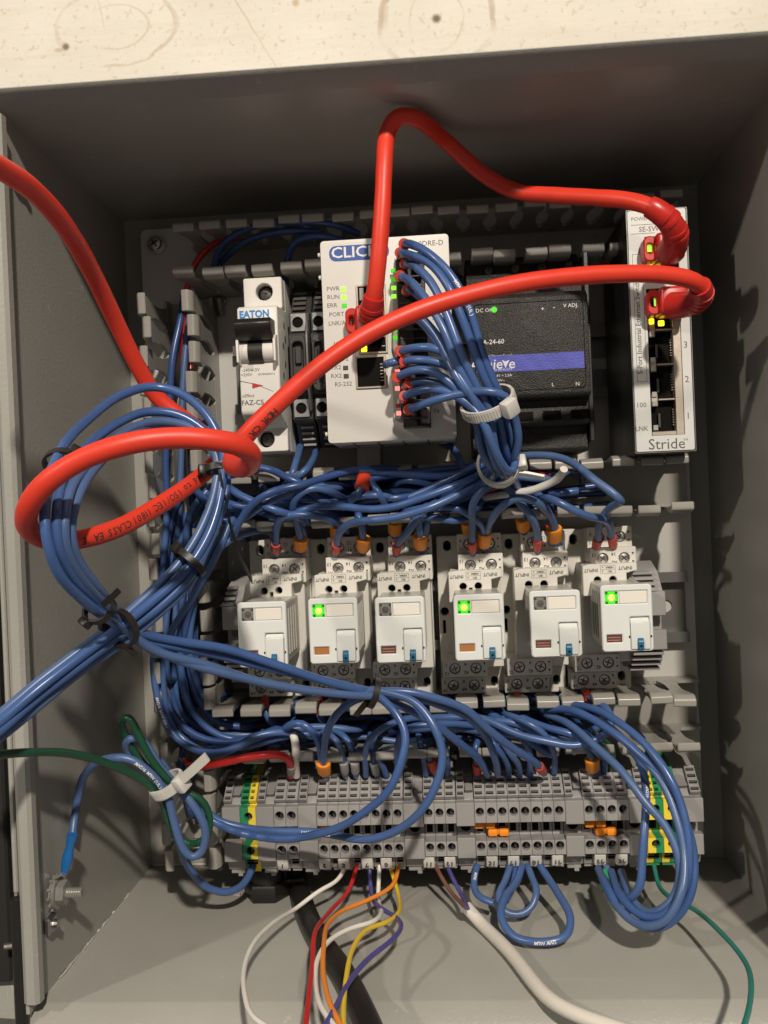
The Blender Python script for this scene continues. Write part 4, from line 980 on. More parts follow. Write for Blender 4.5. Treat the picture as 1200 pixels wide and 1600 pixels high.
iT = min(range(0, len(pp) // 2), key=lambda i: (pp[i].x - -43.1) ** 2 + (pp[i].z - 50.1) ** 2)
print_on(cb_, CB, 3.35, 'HDR CR 75 C', AL[iT] + 2, 3.4, 'print_black', flip=False, face=(0.35, 1, -.55), adv=.64)
# plugs: clear body hidden in the jack, snagless boot, ribbed strain relief
def plug(o, c, h, path, L=26, end=False, latch=True):
    x, z = c
    pb = part('plug_body', MB().box(x - 5.7, x + 6.2, h - .5, h + 13, z - 5.8, z + 5.8, 1.8, 3), 'boot_red', o)
    if latch:
        part('latch_guard', MB().holed(rect(x - 10.2, x - 4.6, z - 5.4, z + 5.4, 2.6, 5), [rect(x - 8.6, x - 6.4, z - 2.0, z + 2.0, .9)], h + 1.5, h + 9, .6), 'boot_red', pb)
    p = list(path)[::-1] if end else list(path)
    q = sleeve_path(p, 0, L)
    part('boot', MB().tube([tuple(v) for v in q[::3]] + [tuple(q[-1])], lambda t: 5.6 - 1.4 * t, 16), 'boot_red', pb, 60)
    k = 0; s = 0
    for i in range(1, len(q) - 1):
        s += (q[i] - q[i - 1]).length
        if s > L * .42 + k * 2.9 and k < 4:
            d = (q[i + 1] - q[i - 1]).normalized(); rr = 5.5 - 1.4 * s / L + .35
            part('boot_rib', MB().cone(tuple(q[i] - d * .7), tuple(q[i] + d * .7), rr, rr - .1, 16), 'boot_red', pb); k += 1
plug(ca_, (-13.7,91.9), 74.8, CA, 24, latch=True)
plug(ca_, (113.2,116.2), 69.6, CA, 34, end=True)
plug(cb_, (113.9,93.6), 69.6, CB, 26)

# ---- blue harness from the controller's terminals
ST = ((633, 383), (628, 397), (632, 411), (624, 431), (634, 455), (636, 486), (646, 498), (623, 550), (632, 566), (622, 590), (633, 602), (631, 622), (637, 640))
HP = [[(2.9,84.0,121.6),(2.9,92.0,120.2),(5.3,100.0,118.6),(11.5,106.0,113.5),(20.2,110.0,103.6),(27.2,111.0,89.1),(33.2,108.0,69.2),(39.9,102.0,52.3),(43.0,94.0,39.4),(44.0,84.0,30.6),(41.0,66.0,23.2),(28.3,50.0,16.3),(4.4,44.0,9.1)],
 [(1.4,84.0,117.9),(1.4,92.0,116.6),(5.1,100.0,114.2),(12.3,106.0,108.9),(20.0,111.0,97.1),(26.1,112.0,81.5),(31.8,108.0,64.2),(37.5,103.0,51.3),(40.2,95.0,36.8),(41.8,84.0,28.0),(38.0,64.0,22.0),(22.4,48.0,14.8),(-1.7,42.0,8.4)],
 [(2.3,84.0,114.0),(2.3,92.0,112.8),(6.2,100.0,109.7),(13.0,106.0,101.2),(19.1,110.0,87.3),(24.4,111.0,71.7),(29.7,108.0,58.0),(34.3,104.0,49.3),(35.7,97.0,36.9),(38.5,86.0,27.3),(33.8,62.0,21.7),(16.5,48.0,13.9),(-7.9,40.0,7.7)],
 [(-0.1,84.0,108.8),(0.3,92.0,107.6),(4.2,100.0,104.2),(11.0,106.0,94.9),(17.3,110.0,81.1),(23.7,110.0,65.6),(29.6,106.0,54.4),(32.5,102.0,47.0),(32.6,94.0,34.6),(36.4,82.0,25.7),(31.0,60.0,20.7),(13.4,44.0,12.3)],
 [(2.3,84.0,102.1),(2.6,91.0,101.3),(5.7,98.0,99.6),(12.5,103.0,91.6),(19.3,106.0,80.4),(26.2,107.0,64.6),(33.6,100.0,52.3),(38.7,91.0,39.8),(41.0,80.0,29.6),(36.8,60.0,23.6),(22.6,46.0,18.7)],
 [(2.5,84.0,93.7),(3.1,91.0,93.1),(7.2,99.0,89.6),(14.6,104.0,79.8),(20.8,108.0,67.3),(27.1,109.0,54.7),(31.1,106.0,46.7),(34.0,98.0,34.3),(38.8,88.0,24.5),(44.6,70.0,22.1),(49.0,52.0,16.0),(51.2,44.0,10.1)],
 [(5.1,84.0,90.3),(5.6,91.0,89.7),(9.6,99.0,85.9),(16.5,105.0,75.6),(22.3,109.0,62.5),(28.7,108.0,51.7),(33.9,104.0,44.2),(36.8,98.0,32.9),(41.0,86.0,23.4),(37.9,64.0,20.6)],
 [(-1.7,84.0,76.6),(-1.3,92.0,76.1),(3.0,99.0,76.6),(10.1,103.0,75.5),(17.7,104.0,72.7),(25.0,104.0,63.8),(31.6,98.0,52.6),(37.4,88.0,37.4),(40.6,76.0,27.1),(34.1,56.0,22.4)],
 [(0.5,84.0,72.2),(0.8,91.0,71.9),(4.8,98.0,72.2),(12.4,101.0,70.8),(20.0,101.0,67.1),(27.4,100.0,57.3),(34.8,94.0,45.0),(39.2,84.0,30.8),(35.5,60.0,24.5)],
 [(-2.5,84.0,65.8),(-1.8,92.0,65.5),(2.3,99.0,66.7),(9.7,104.0,66.4),(16.5,106.0,62.7),(23.8,106.0,55.2),(29.7,104.0,46.9),(30.9,98.0,35.7),(35.2,86.0,24.8),(28.7,62.0,20.2),(13.6,50.0,16.1)],
 [(0.4,84.0,62.4),(0.9,90.0,62.5),(4.9,95.0,62.9),(12.0,98.0,61.9),(19.6,100.0,58.2),(27.1,101.0,51.2),(33.4,96.0,43.6),(38.1,86.0,31.6),(33.1,60.0,23.5)],
 [(-0.4,84.0,57.0),(0.3,92.0,56.9),(4.0,99.0,58.3),(10.7,103.0,59.0),(18.3,105.0,57.1),(25.7,107.0,51.9),(31.0,108.0,45.2),(35.7,104.0,33.9),(40.4,96.0,25.0),(44.2,90.0,25.0),(45.7,86.0,34.5),(44.4,88.0,45.1)],
 [(1.0,84.0,52.1),(1.9,92.0,52.1),(6.4,99.0,53.0),(15.7,105.0,54.7),(25.8,108.0,55.6),(34.6,110.0,55.7),(40.4,108.0,54.1),(43.6,102.0,49.0),(45.7,96.0,39.1),(45.2,90.0,30.3),(41.7,74.0,23.0)]]
for i, p in enumerate(HP):
    if i not in (11,): p = sink(p)
    wire('blue wire from the %s wired controller terminal counted from the top' % ('first','second','third','fourth','fifth','sixth','seventh','eighth','ninth','tenth','eleventh','twelfth','lowest')[i], p, 1.74, group='blue wires of the controller harness', fer=[('red',)], printed=(('MTW AWG16 (UL)', 46, 1.9, 'print_white') if i in (0, 8) else None))
wire('short blue wire bridging the lower jack and the controller terminals', [(-7.5,82.0,72.6),(-6.3,88.0,72.5),(-4.1,92.0,72.3),(-1.9,90.0,72.5),(-0.5,84.0,72.8)], 1.74, group=None)

# ---- wires at the tops of the relays
def rw(label, path, *fer, m='wire_blue', **k): return wire(label, path if any(len(f) > 2 and f[2] for f in fer) else sink(path), 1.74, m, group='blue wires at the relay tops', fer=[f for f in fer], **k)
rw('blue wire with red tip on the first relay, arching right', [(-66.4,37.0,-8.3),(-64.2,46.0,-2.5),(-62.3,56.0,6.1),(-56.9,62.0,9.7),(-44.7,62.0,9.2),(-34.8,54.0,6.4),(-32.3,40.0,2.7),(-32.6,24.0,0.4)], ('red',))
rw('dark blue wire leaving the first relay to the left duct', [(-67.8,34.0,0.9),(-70.7,44.0,3.4),(-80.3,52.0,2.0),(-87.1,58.0,-1.7),(-95.9,52.0,-10.5),(-104.4,40.0,-26.3)])
rw('blue wire with orange tip on the first relay curling up to the right', [(-55.1,36.0,-7.5),(-53.4,45.0,-0.5),(-53.9,54.0,8.0),(-53.9,60.0,12.5),(-49.5,66.0,19.2),(-42.4,66.0,21.8),(-34.1,60.0,19.2),(-28.8,46.0,14.6),(-26.9,30.0,10.3)], ('orange', True))
rw('blue wire beside it from the first relay orange tip into the duct', [(-54.3,35.0,-7.3),(-52.1,43.0,-0.0),(-53.1,50.0,7.1),(-52.6,44.0,12.9),(-45.4,30.0,15.7)])
rw('blue wire with red tip on the second relay sweeping right to the harness', [(-38.1,37.0,-9.7),(-36.2,46.0,-3.9),(-32.6,56.0,2.5),(-26.0,62.0,5.6),(-17.9,66.0,6.5),(-6.3,68.0,7.4),(6.5,70.0,10.0),(22.2,66.0,16.4),(35.4,62.0,24.4),(41.6,56.0,30.7)], ('red',))
rw('blue wire with orange tip on the second relay rising into the duct', [(-25.0,36.0,-9.3),(-23.9,45.0,-2.0),(-24.1,52.0,5.9),(-25.3,50.0,10.4),(-22.0,42.0,13.8),(-14.0,34.0,15.9)], ('orange', True))
rw('blue wire with red tip on the third relay slanting right', [(-9.1,37.0,-10.8),(-7.5,46.0,-5.0),(-2.3,56.0,1.0),(3.1,62.0,7.6),(8.3,56.0,11.9),(13.5,40.0,14.1)], ('red',))
rw('blue wire with orange tip on the third relay, left of the two in it', [(2.5,36.0,-9.1),(2.7,45.0,-2.2),(2.4,52.0,4.8),(4.0,52.0,9.7),(10.4,40.0,13.0)], ('orange', True))
rw('blue wire with orange tip on the third relay, right of the two in it', [(3.9,35.0,-9.2),(5.0,43.0,-2.3),(6.4,50.0,5.5),(6.8,46.0,9.9),(4.9,32.0,15.1)])
rw('blue wire with red tip on the fourth relay curling up over the duct', [(27.1,37.0,-11.9),(27.2,46.0,-5.5),(26.8,56.0,4.8),(27.7,64.0,12.2),(31.2,68.0,18.0),(37.0,66.0,20.9),(43.1,56.0,19.1),(46.3,40.0,14.8)], ('red',))
rw('blue wire behind the fourth relay going into the duct', [(29.6,32.0,-6.7),(29.6,40.0,-1.0),(29.4,46.0,6.9),(32.4,46.0,13.8),(37.7,36.0,18.2)])
rw('blue wire from the fourth relay orange tip running left', [(32.4,36.0,-9.7),(32.7,46.0,-1.0),(28.2,56.0,5.3),(23.1,60.0,9.0),(18.1,60.0,11.2),(8.2,56.0,10.7),(-1.6,44.0,8.4)], ('orange', True))
rw('blue wire arching from the fourth relay to the fifth relay', [(33.9,35.0,-9.5),(34.4,46.0,-0.7),(35.9,58.0,5.9),(40.0,66.0,10.9),(47.3,70.0,13.6),(54.1,68.0,12.5),(59.0,62.0,8.9),(62.9,52.0,3.2),(65.0,44.0,-1.7),(65.9,36.0,-8.6)], ('orange', True, True))
rw('blue wire with red tip on the fifth relay going up into the harness', [(57.4,37.0,-12.1),(57.1,46.0,-5.5),(55.0,56.0,1.6),(52.0,60.0,6.4),(47.8,62.0,10.8),(44.4,62.0,16.7),(41.4,60.0,24.2)], ('red',))
rw('blue wire from the fifth relay orange tip going up behind the arch', [(67.2,35.0,-8.7),(65.7,44.0,-0.6),(61.3,52.0,7.1),(58.5,54.0,12.7),(54.8,46.0,17.3),(49.9,36.0,21.6)])
rw('blue wire from the duct to the right red tip of the last relay', [(92.8,36.0,-12.0),(90.8,46.0,-5.0),(86.5,58.0,1.5),(77.5,66.0,4.5),(68.6,70.0,8.8),(61.6,68.0,12.5),(57.9,58.0,13.3),(54.5,40.0,11.4)], ('red',))
rw('blue wire from the left red tip of the last relay looping back to the harness', [(84.2,36.0,-11.4),(84.1,46.0,-5.4),(83.9,54.0,0.1),(86.6,62.0,6.7),(89.6,74.0,9.9),(89.1,80.0,11.0),(86.0,80.0,13.5),(79.4,76.0,19.9),(72.9,70.0,26.4),(65.5,64.0,30.9),(55.6,60.0,31.9),(46.2,52.0,32.4)], ('red',))
rw('short blue wire end in the duct right of the white wire', [(75.2,50.0,15.8),(69.7,52.0,15.1),(65.0,48.0,15.1),(61.4,38.0,17.7)])
for k, (p, q) in enumerate((([(-69.0,30.0,-1.1),(-67.4,37.0,3.4),(-67.5,40.0,9.6),(-69.3,36.0,15.1)], 'red'), ([(-38.3,28.0,-2.4),(-37.2,35.0,2.8),(-36.0,40.0,8.9),(-35.4,36.0,13.7)], 'orange'), ([(-9.8,30.0,-2.2),(-8.8,38.0,3.5),(-7.7,42.0,9.6),(-6.6,36.0,13.7)], 'orange'), ([(25.9,28.0,-3.0),(25.9,36.0,2.7),(26.7,40.0,8.7),(27.9,36.0,14.1)], 'orange'), ([(52.0,30.0,-2.8),(51.6,38.0,2.9),(51.8,42.0,8.6),(53.1,36.0,13.6)], 'orange'), ([(65.3,26.0,-6.5),(64.8,33.0,-0.8),(64.2,36.0,6.5),(64.4,30.0,11.0)], 'red'))):
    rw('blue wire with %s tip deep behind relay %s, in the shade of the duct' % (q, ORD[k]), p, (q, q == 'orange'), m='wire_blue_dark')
# twin red ferrule hanging under the controller
rw('blue wire from the hanging twin red tip, going left', [(-20.9,50.0,29.4),(-21.2,56.0,24.2),(-22.6,58.0,20.2),(-25.1,58.0,17.1),(-28.5,54.0,15.2),(-34.4,44.0,13.7)], ('red', True))
rw('blue wire from the hanging twin red tip, going right', [(-19.9,48.0,28.8),(-18.7,54.0,24.2),(-16.2,58.0,20.5),(-14.0,58.0,16.9),(-12.8,52.0,14.0),(-10.7,40.0,11.2)])
# long wires lying in the middle duct
for k, p in enumerate(([(-81.7,60.0,2.6),(-75.3,66.0,11.1),(-68.1,70.0,16.8),(-59.2,72.0,21.5),(-48.6,70.0,23.7),(-37.8,60.0,26.9),(-24.0,52.0,29.4),(-0.7,46.0,29.2)], [(-82.6,54.0,6.3),(-73.8,62.0,11.3),(-63.4,66.0,16.9),(-49.1,64.0,20.6),(-35.9,54.0,22.0)], [(-89.6,46.0,28.7),(-79.4,60.0,21.1),(-72.3,64.0,17.3),(-67.3,66.0,15.7),(-59.8,66.0,12.8),(-53.7,60.0,9.9),(-49.6,46.0,6.8)],
    [(-105.2,40.0,25.8),(-89.7,54.0,16.0),(-70.9,58.0,16.4),(-58.7,60.0,18.2),(-47.3,58.0,17.2),(-36.9,48.0,15.0)], [(-93.5,50.0,20.7),(-76.9,58.0,15.5),(-63.2,60.0,15.8),(-50.7,56.0,14.1),(-37.3,46.0,10.8)], [(-54.0,58.0,11.0),(-44.2,62.0,13.5),(-33.0,64.0,13.1),(-17.7,66.0,11.6),(-6.1,68.0,12.2),(5.3,70.0,15.1),(21.0,68.0,20.7),(35.4,64.0,26.4),(42.9,60.0,32.7)],
    [(-90.1,50.0,29.5),(-77.0,54.0,33.2),(-64.7,56.0,31.4),(-53.9,60.0,26.7),(-47.1,58.0,23.0),(-39.6,50.0,16.9),(-25.8,40.0,13.3)], [(-60.5,40.0,23.9),(-55.5,50.0,28.8),(-54.1,44.0,35.6),(-54.2,30.0,42.4),(-55.7,14.0,53.1),(-55.6,6.0,70.1)], [(-58.3,44.0,23.1),(-53.8,52.0,26.9),(-48.8,52.0,30.5),(-46.8,40.0,34.8),(-46.9,24.0,42.5),(-48.0,8.0,56.5)], [(-24.4,50.0,24.5),(-6.4,52.0,26.6),(14.1,52.0,27.7),(34.6,50.0,28.4)], [(-13.4,44.0,12.8),(2.0,52.0,16.6),(16.9,56.0,23.1),(30.0,58.0,28.8)], [(-10.4,40.0,20.2),(-5.2,50.0,23.4),(2.3,54.0,23.2),(13.8,50.0,20.5),(22.5,40.0,15.8)],
    [(-42.7,46.0,27.5),(-24.0,52.0,28.6),(-3.4,54.0,26.4),(16.9,56.0,25.4),(34.4,56.0,29.6)], [(19.0,40.0,38.5),(22.0,50.0,33.3),(24.0,54.0,27.2),(28.5,50.0,22.8)], [(-1.3,52.0,9.4),(13.6,60.0,13.1),(25.2,64.0,18.3),(36.8,62.0,24.4)], [(-25.4,42.0,19.3),(-1.1,46.0,19.7),(16.7,46.0,19.0),(40.4,44.0,19.4)])):
    wire('blue wire lying among others in the duct above the relays', p if 6 < k < 9 else sink(p, True), 1.7, 'wire_blue' if k % 3 else 'wire_blue_dark', group='blue wires in the duct above the relays', printed=(('AWG16 MTW (UL)', 30, 1.9, 'print_white') if k in (0,) else None))
random.seed(5)
for k in range(10):
    z0 = 9 + (k % 5) * 4.0; h = 6 + (k // 5) * 8 + random.uniform(0, 3); x0 = -100 + random.uniform(0, 30); x1 = 40 + random.uniform(0, 60)
    p = [(x0 + (x1 - x0) * i / 6, h + random.uniform(-2, 2), z0 + random.uniform(-1.5, 1.5)) for i in range(7)]
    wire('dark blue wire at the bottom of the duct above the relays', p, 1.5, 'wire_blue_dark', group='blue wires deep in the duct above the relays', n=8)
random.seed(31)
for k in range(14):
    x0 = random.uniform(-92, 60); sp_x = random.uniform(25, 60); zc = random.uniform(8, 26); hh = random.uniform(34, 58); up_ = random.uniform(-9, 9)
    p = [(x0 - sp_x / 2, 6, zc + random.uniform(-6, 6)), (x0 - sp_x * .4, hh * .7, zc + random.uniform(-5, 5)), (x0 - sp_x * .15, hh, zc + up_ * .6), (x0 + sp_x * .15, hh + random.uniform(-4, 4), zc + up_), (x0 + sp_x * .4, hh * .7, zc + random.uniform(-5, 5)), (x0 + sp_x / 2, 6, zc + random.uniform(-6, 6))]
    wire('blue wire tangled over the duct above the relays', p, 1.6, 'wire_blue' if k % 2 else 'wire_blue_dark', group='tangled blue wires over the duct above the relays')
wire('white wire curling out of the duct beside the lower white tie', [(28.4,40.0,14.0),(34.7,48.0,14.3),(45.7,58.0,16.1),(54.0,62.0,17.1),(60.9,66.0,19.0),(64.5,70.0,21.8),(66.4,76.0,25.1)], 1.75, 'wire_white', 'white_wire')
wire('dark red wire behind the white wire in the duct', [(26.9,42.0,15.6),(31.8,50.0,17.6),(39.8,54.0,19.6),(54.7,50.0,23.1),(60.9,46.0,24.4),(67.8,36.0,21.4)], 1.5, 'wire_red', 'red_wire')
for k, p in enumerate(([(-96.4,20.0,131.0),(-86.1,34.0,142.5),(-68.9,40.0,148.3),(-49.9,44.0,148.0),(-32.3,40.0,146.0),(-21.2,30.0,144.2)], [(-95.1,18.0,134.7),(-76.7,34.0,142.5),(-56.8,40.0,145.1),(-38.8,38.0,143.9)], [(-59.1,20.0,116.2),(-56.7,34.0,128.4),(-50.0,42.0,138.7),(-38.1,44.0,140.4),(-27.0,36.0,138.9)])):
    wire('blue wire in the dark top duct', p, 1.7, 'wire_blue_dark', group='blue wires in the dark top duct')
wire('red wire in the dark upper left corner', [(-114.7,14.0,78.6),(-111.9,20.0,96.8),(-109.6,24.0,115.0),(-104.4,26.0,133.2),(-96.0,26.0,142.8),(-88.8,22.0,147.2),(-73.5,18.0,148.7)], 1.6, 'wire_red', 'red_wire')

# ---- wires standing in the left duct
LD = ([(-110.4,20.0,123.9),(-110.9,26.0,108.4),(-114.8,30.0,89.0),(-117.8,30.0,64.2),(-119.8,30.0,39.2),(-120.6,30.0,14.1),(-123.0,30.0,-10.9),(-124.4,30.0,-35.9),(-123.9,30.0,-61.1),(-120.7,30.0,-83.2),(-112.6,32.0,-93.9),(-97.0,32.0,-99.0)],
 [(-107.1,18.0,122.5),(-107.2,26.0,105.0),(-109.6,28.0,89.1),(-111.1,30.0,63.8),(-112.5,30.0,38.9),(-114.9,30.0,13.9),(-117.2,30.0,-11.1),(-118.4,32.0,-35.9),(-117.1,32.0,-64.1),(-111.6,34.0,-82.5),(-102.5,34.0,-92.1),(-81.1,32.0,-95.6)],
 [(-110.9,14.0,120.4),(-115.3,20.0,100.2),(-118.3,22.0,77.7),(-121.3,22.0,52.4),(-122.8,24.0,20.5),(-120.7,26.0,-4.9)], [(-110.1,16.0,65.2),(-109.6,22.0,39.1),(-109.6,26.0,13.7),(-111.4,28.0,-11.4),(-112.7,34.0,-35.9),(-110.0,40.0,-56.7),(-106.5,40.0,-75.2),(-99.7,38.0,-86.6),(-83.6,34.0,-91.0)],
 [(-91.1,40.0,29.8),(-98.1,44.0,22.4),(-104.1,46.0,13.6),(-107.8,44.0,-1.5),(-110.7,44.0,-19.6),(-111.7,46.0,-34.5),(-111.9,46.0,-52.7),(-111.4,44.0,-71.2),(-107.0,42.0,-85.5),(-96.4,40.0,-93.9),(-74.6,34.0,-99.0)],
 [(-93.9,36.0,22.3),(-102.6,40.0,13.5),(-110.9,40.0,1.6),(-116.4,40.0,-16.6),(-119.1,42.0,-34.7),(-121.1,44.0,-52.7),(-121.9,44.0,-70.9),(-118.9,44.0,-86.3),(-108.9,46.0,-96.7),(-97.8,48.0,-99.4),(-84.3,46.0,-95.7),(-66.6,42.0,-91.1)],
 [(-89.7,42.0,13.0),(-96.8,46.0,4.2),(-103.1,44.0,-7.7),(-107.5,40.0,-26.1),(-107.6,40.0,-44.5),(-105.3,40.0,-63.0),(-100.8,38.0,-75.8)], [(-86.7,50.0,3.9),(-92.6,52.0,-4.7),(-99.7,50.0,-16.5),(-105.6,48.0,-34.5),(-107.5,46.0,-49.8),(-106.2,44.0,-65.3),(-102.0,40.0,-78.4),(-97.0,36.0,-85.0)],
 [(-118.5,36.0,20.3),(-120.1,38.0,-1.2),(-122.9,40.0,-22.5),(-124.6,44.0,-40.4),(-124.6,48.0,-55.0),(-123.2,50.0,-71.2),(-117.8,52.0,-87.4),(-109.6,54.0,-94.9),(-98.7,56.0,-97.9),(-88.1,56.0,-96.1),(-76.4,54.0,-91.6),(-65.1,50.0,-90.1),(-51.8,40.0,-95.0)],
 [(-107.7,30.0,30.8),(-115.1,34.0,17.1),(-120.1,34.0,-1.4),(-122.7,36.0,-26.0),(-124.1,40.0,-50.1),(-122.5,42.0,-69.8),(-116.3,44.0,-84.8),(-105.6,46.0,-92.8),(-90.4,46.0,-95.0),(-69.6,42.0,-90.4)],
 [(-83.6,56.0,8.4),(-87.2,60.0,-1.6),(-95.5,58.0,-16.0),(-103.7,54.0,-27.9),(-113.9,52.0,-41.2),(-117.9,48.0,-49.1),(-121.1,40.0,-65.6)], [(-81.0,46.0,15.6),(-85.4,54.0,5.5),(-92.6,58.0,-4.4),(-99.0,56.0,-16.0),(-105.6,52.0,-31.0),(-111.0,46.0,-46.6)],
 [(-113.9,22.0,13.8),(-115.1,24.0,-11.5),(-116.6,26.0,-36.7),(-117.4,26.0,-62.0),(-113.2,28.0,-80.7)], [(-118.9,26.0,7.7),(-121.3,26.0,-17.5),(-121.8,28.0,-42.6),(-121.6,28.0,-67.8),(-116.1,30.0,-86.4),(-100.6,30.0,-96.2)], [(-105.6,30.0,7.3),(-107.3,30.0,-17.7),(-108.8,32.0,-42.5),(-107.1,34.0,-67.1),(-99.0,34.0,-82.9)],
 [(-120.0,24.0,-100.4),(-120.3,26.0,-112.6),(-118.9,26.0,-125.3),(-117.3,22.0,-137.8)])
for k, p in enumerate(LD):
    p = sink(p)
    wire('blue wire running down the left duct among many', p, 1.7, 'wire_blue' if k % 3 else 'wire_blue_dark', group='blue wires in the left duct', printed=(('AWG16 MTW (UL)', 95, 1.9, 'print_white') if k == 8 else None))
wire('black and white control wire behind the blue wires in the left duct', [(-114.6,18.0,78.1),(-115.6,22.0,64.9),(-111.7,24.0,51.8),(-111.8,24.0,35.9),(-110.0,24.0,16.8)], 1.3, 'wire_black', 'black_wire')
wire('red wire inside the left duct', [(-111.1,12.0,98.1),(-109.6,16.0,78.1),(-110.7,18.0,61.8),(-112.4,18.0,45.8)], 1.3, 'wire_red', 'red_wire')

# ---- big blue coil at the left and its bundle across to the terminals
CO = ([(-138.6,190.0,-57.7),(-133.8,182.0,-53.4),(-124.8,172.0,-44.4),(-112.7,165.0,-35.0),(-100.5,160.0,-26.1),(-92.0,150.0,-19.1),(-81.4,140.0,-8.0),(-73.9,134.0,5.8),(-69.3,128.0,22.6),(-69.4,126.0,37.4),(-74.6,124.0,50.1),(-84.8,122.0,59.3),(-95.5,124.0,62.1),(-104.1,136.0,58.4),(-108.3,158.0,48.6),(-108.4,184.0,34.7),(-107.3,200.0,20.9),(-106.5,204.0,9.1),(-105.2,198.0,-3.1),(-103.1,184.0,-13.5),(-100.5,166.0,-23.5),(-97.9,148.0,-31.7),(-88.7,136.0,-36.8),(-76.1,124.0,-42.0),(-57.0,114.0,-50.0),(-37.9,106.0,-55.9),(-23.4,98.0,-62.0),(-16.1,92.0,-65.2)],
 [(-138.7,190.0,-60.5),(-133.9,182.0,-56.4),(-125.9,170.0,-48.1),(-113.7,163.0,-38.7),(-101.0,157.0,-29.2),(-90.4,148.0,-22.2),(-79.6,138.0,-10.5),(-72.5,130.0,5.6),(-69.1,124.0,20.2),(-69.5,122.0,33.9),(-75.4,122.0,44.1),(-85.9,124.0,51.2),(-95.9,128.0,52.0),(-103.0,144.0,46.8),(-106.4,164.0,37.9),(-106.0,188.0,26.1),(-104.6,200.0,14.8),(-104.4,200.0,4.9),(-104.1,190.0,-5.7),(-102.4,176.0,-15.0),(-100.2,160.0,-23.4),(-95.8,147.0,-29.8),(-84.3,134.0,-36.1),(-71.7,126.0,-40.1),(-54.0,116.0,-48.5),(-35.4,106.0,-57.0),(-23.3,99.0,-62.8),(-16.7,92.0,-67.1)],
 [(-140.6,186.0,-56.9),(-135.7,178.0,-52.2),(-126.6,168.0,-42.9),(-115.9,161.0,-34.4),(-103.8,154.0,-25.6),(-95.6,146.0,-17.5),(-84.3,138.0,-5.6),(-77.6,132.0,5.9),(-73.6,126.0,20.3),(-72.5,122.0,34.0),(-76.7,122.0,42.9),(-84.8,124.0,47.6),(-94.2,130.0,48.1),(-100.0,146.0,43.4),(-102.8,168.0,33.8),(-102.9,190.0,21.8),(-102.5,198.0,11.7),(-102.5,196.0,3.1),(-102.4,186.0,-7.1),(-101.3,172.0,-15.8),(-99.2,154.0,-28.1),(-91.8,142.0,-38.2),(-78.4,130.0,-45.4),(-61.5,118.0,-53.7),(-43.0,108.0,-60.5),(-28.5,100.0,-63.5),(-17.2,94.0,-63.5)],
 [(-140.9,186.0,-63.2),(-136.0,178.0,-59.0),(-127.4,167.0,-50.9),(-116.2,160.0,-41.8),(-102.9,154.0,-32.5),(-92.3,146.0,-24.0),(-81.3,136.0,-12.6),(-75.9,130.0,0.9),(-71.8,124.0,15.3),(-71.4,122.0,30.3),(-76.8,120.0,40.6),(-84.7,120.0,46.5),(-93.0,126.0,47.4),(-99.6,144.0,42.4),(-101.4,166.0,33.2),(-102.1,188.0,19.8),(-101.8,194.0,8.6),(-101.8,190.0,-0.1),(-100.9,178.0,-9.9),(-101.1,162.0,-19.1),(-97.3,148.0,-33.1),(-86.5,136.0,-41.7),(-72.1,126.0,-49.2),(-52.2,114.0,-57.0),(-33.3,104.0,-62.1),(-16.8,96.0,-65.7)])
for k, p in enumerate(CO): wire('blue wire of the big coil at left, %s' % ('its outermost arc at the top','the second arc from outside','the third arc from outside','the innermost arc')[k], p, 1.74, group='blue wires of the big coil', printed=(('-90272 TR-32 90C (UL) AWG16', 545, 1.9, 'print_white') if k == 0 else None))
FN = (('blue wire from the coil making the inner of two big loops over the terminals', [(-17.1,92.0,-65.2),(-8.1,96.0,-72.3),(-4.9,100.0,-80.7),(-6.5,102.0,-92.1),(-12.5,102.0,-103.4),(-22.1,98.0,-112.4),(-33.7,92.0,-120.3),(-45.6,86.0,-125.6),(-58.3,82.0,-129.0),(-70.2,78.0,-129.7),(-83.3,74.0,-128.0),(-93.4,72.0,-124.5),(-101.2,72.0,-117.8),(-105.5,76.0,-110.3)]),
 ('blue wire from the coil making the outer of two big loops over the terminals', [(-16.6,92.0,-63.9),(-0.9,94.0,-69.2),(7.4,98.0,-79.1),(9.6,100.0,-90.4),(5.6,100.0,-104.4),(-2.8,96.0,-116.0),(-13.3,90.0,-124.8),(-25.7,84.0,-129.4),(-37.4,78.0,-129.7),(-49.1,74.0,-128.6),(-64.8,72.0,-128.8),(-79.6,70.0,-128.3),(-91.0,70.0,-124.1),(-99.6,72.0,-115.9),(-104.5,76.0,-108.6)]),
 ('blue wire from the coil to the orange tip in the left group of eight', [(-46.8,42.0,-113.4),(-45.7,50.0,-105.2),(-44.5,58.0,-96.6),(-41.3,68.0,-86.4),(-34.9,80.0,-75.7),(-25.2,90.0,-68.1),(-17.1,92.0,-65.2)]),
 ('blue wire from the coil tie slanting right to the right group of eight', [(-16.6,92.0,-64.4),(-2.7,92.0,-65.3),(8.6,90.0,-68.5),(19.3,86.0,-74.4),(29.9,78.0,-85.3),(41.3,68.0,-96.4),(51.0,58.0,-105.0),(55.3,46.0,-113.4)]),
 ('blue wire from the coil tie into the right group of eight, steep', [(-16.6,92.0,-66.0),(-2.9,90.0,-67.3),(10.4,84.0,-73.6),(20.3,78.0,-79.5),(28.9,70.0,-89.4),(33.2,58.0,-103.1),(34.2,46.0,-113.5)]),
 ('blue wire from the coil tie bending down into the right group of eight', [(-16.8,90.0,-67.0),(-3.3,86.0,-73.6),(7.5,78.0,-82.8),(16.8,70.0,-92.2),(25.4,58.0,-102.9),(29.5,46.0,-113.4)]))
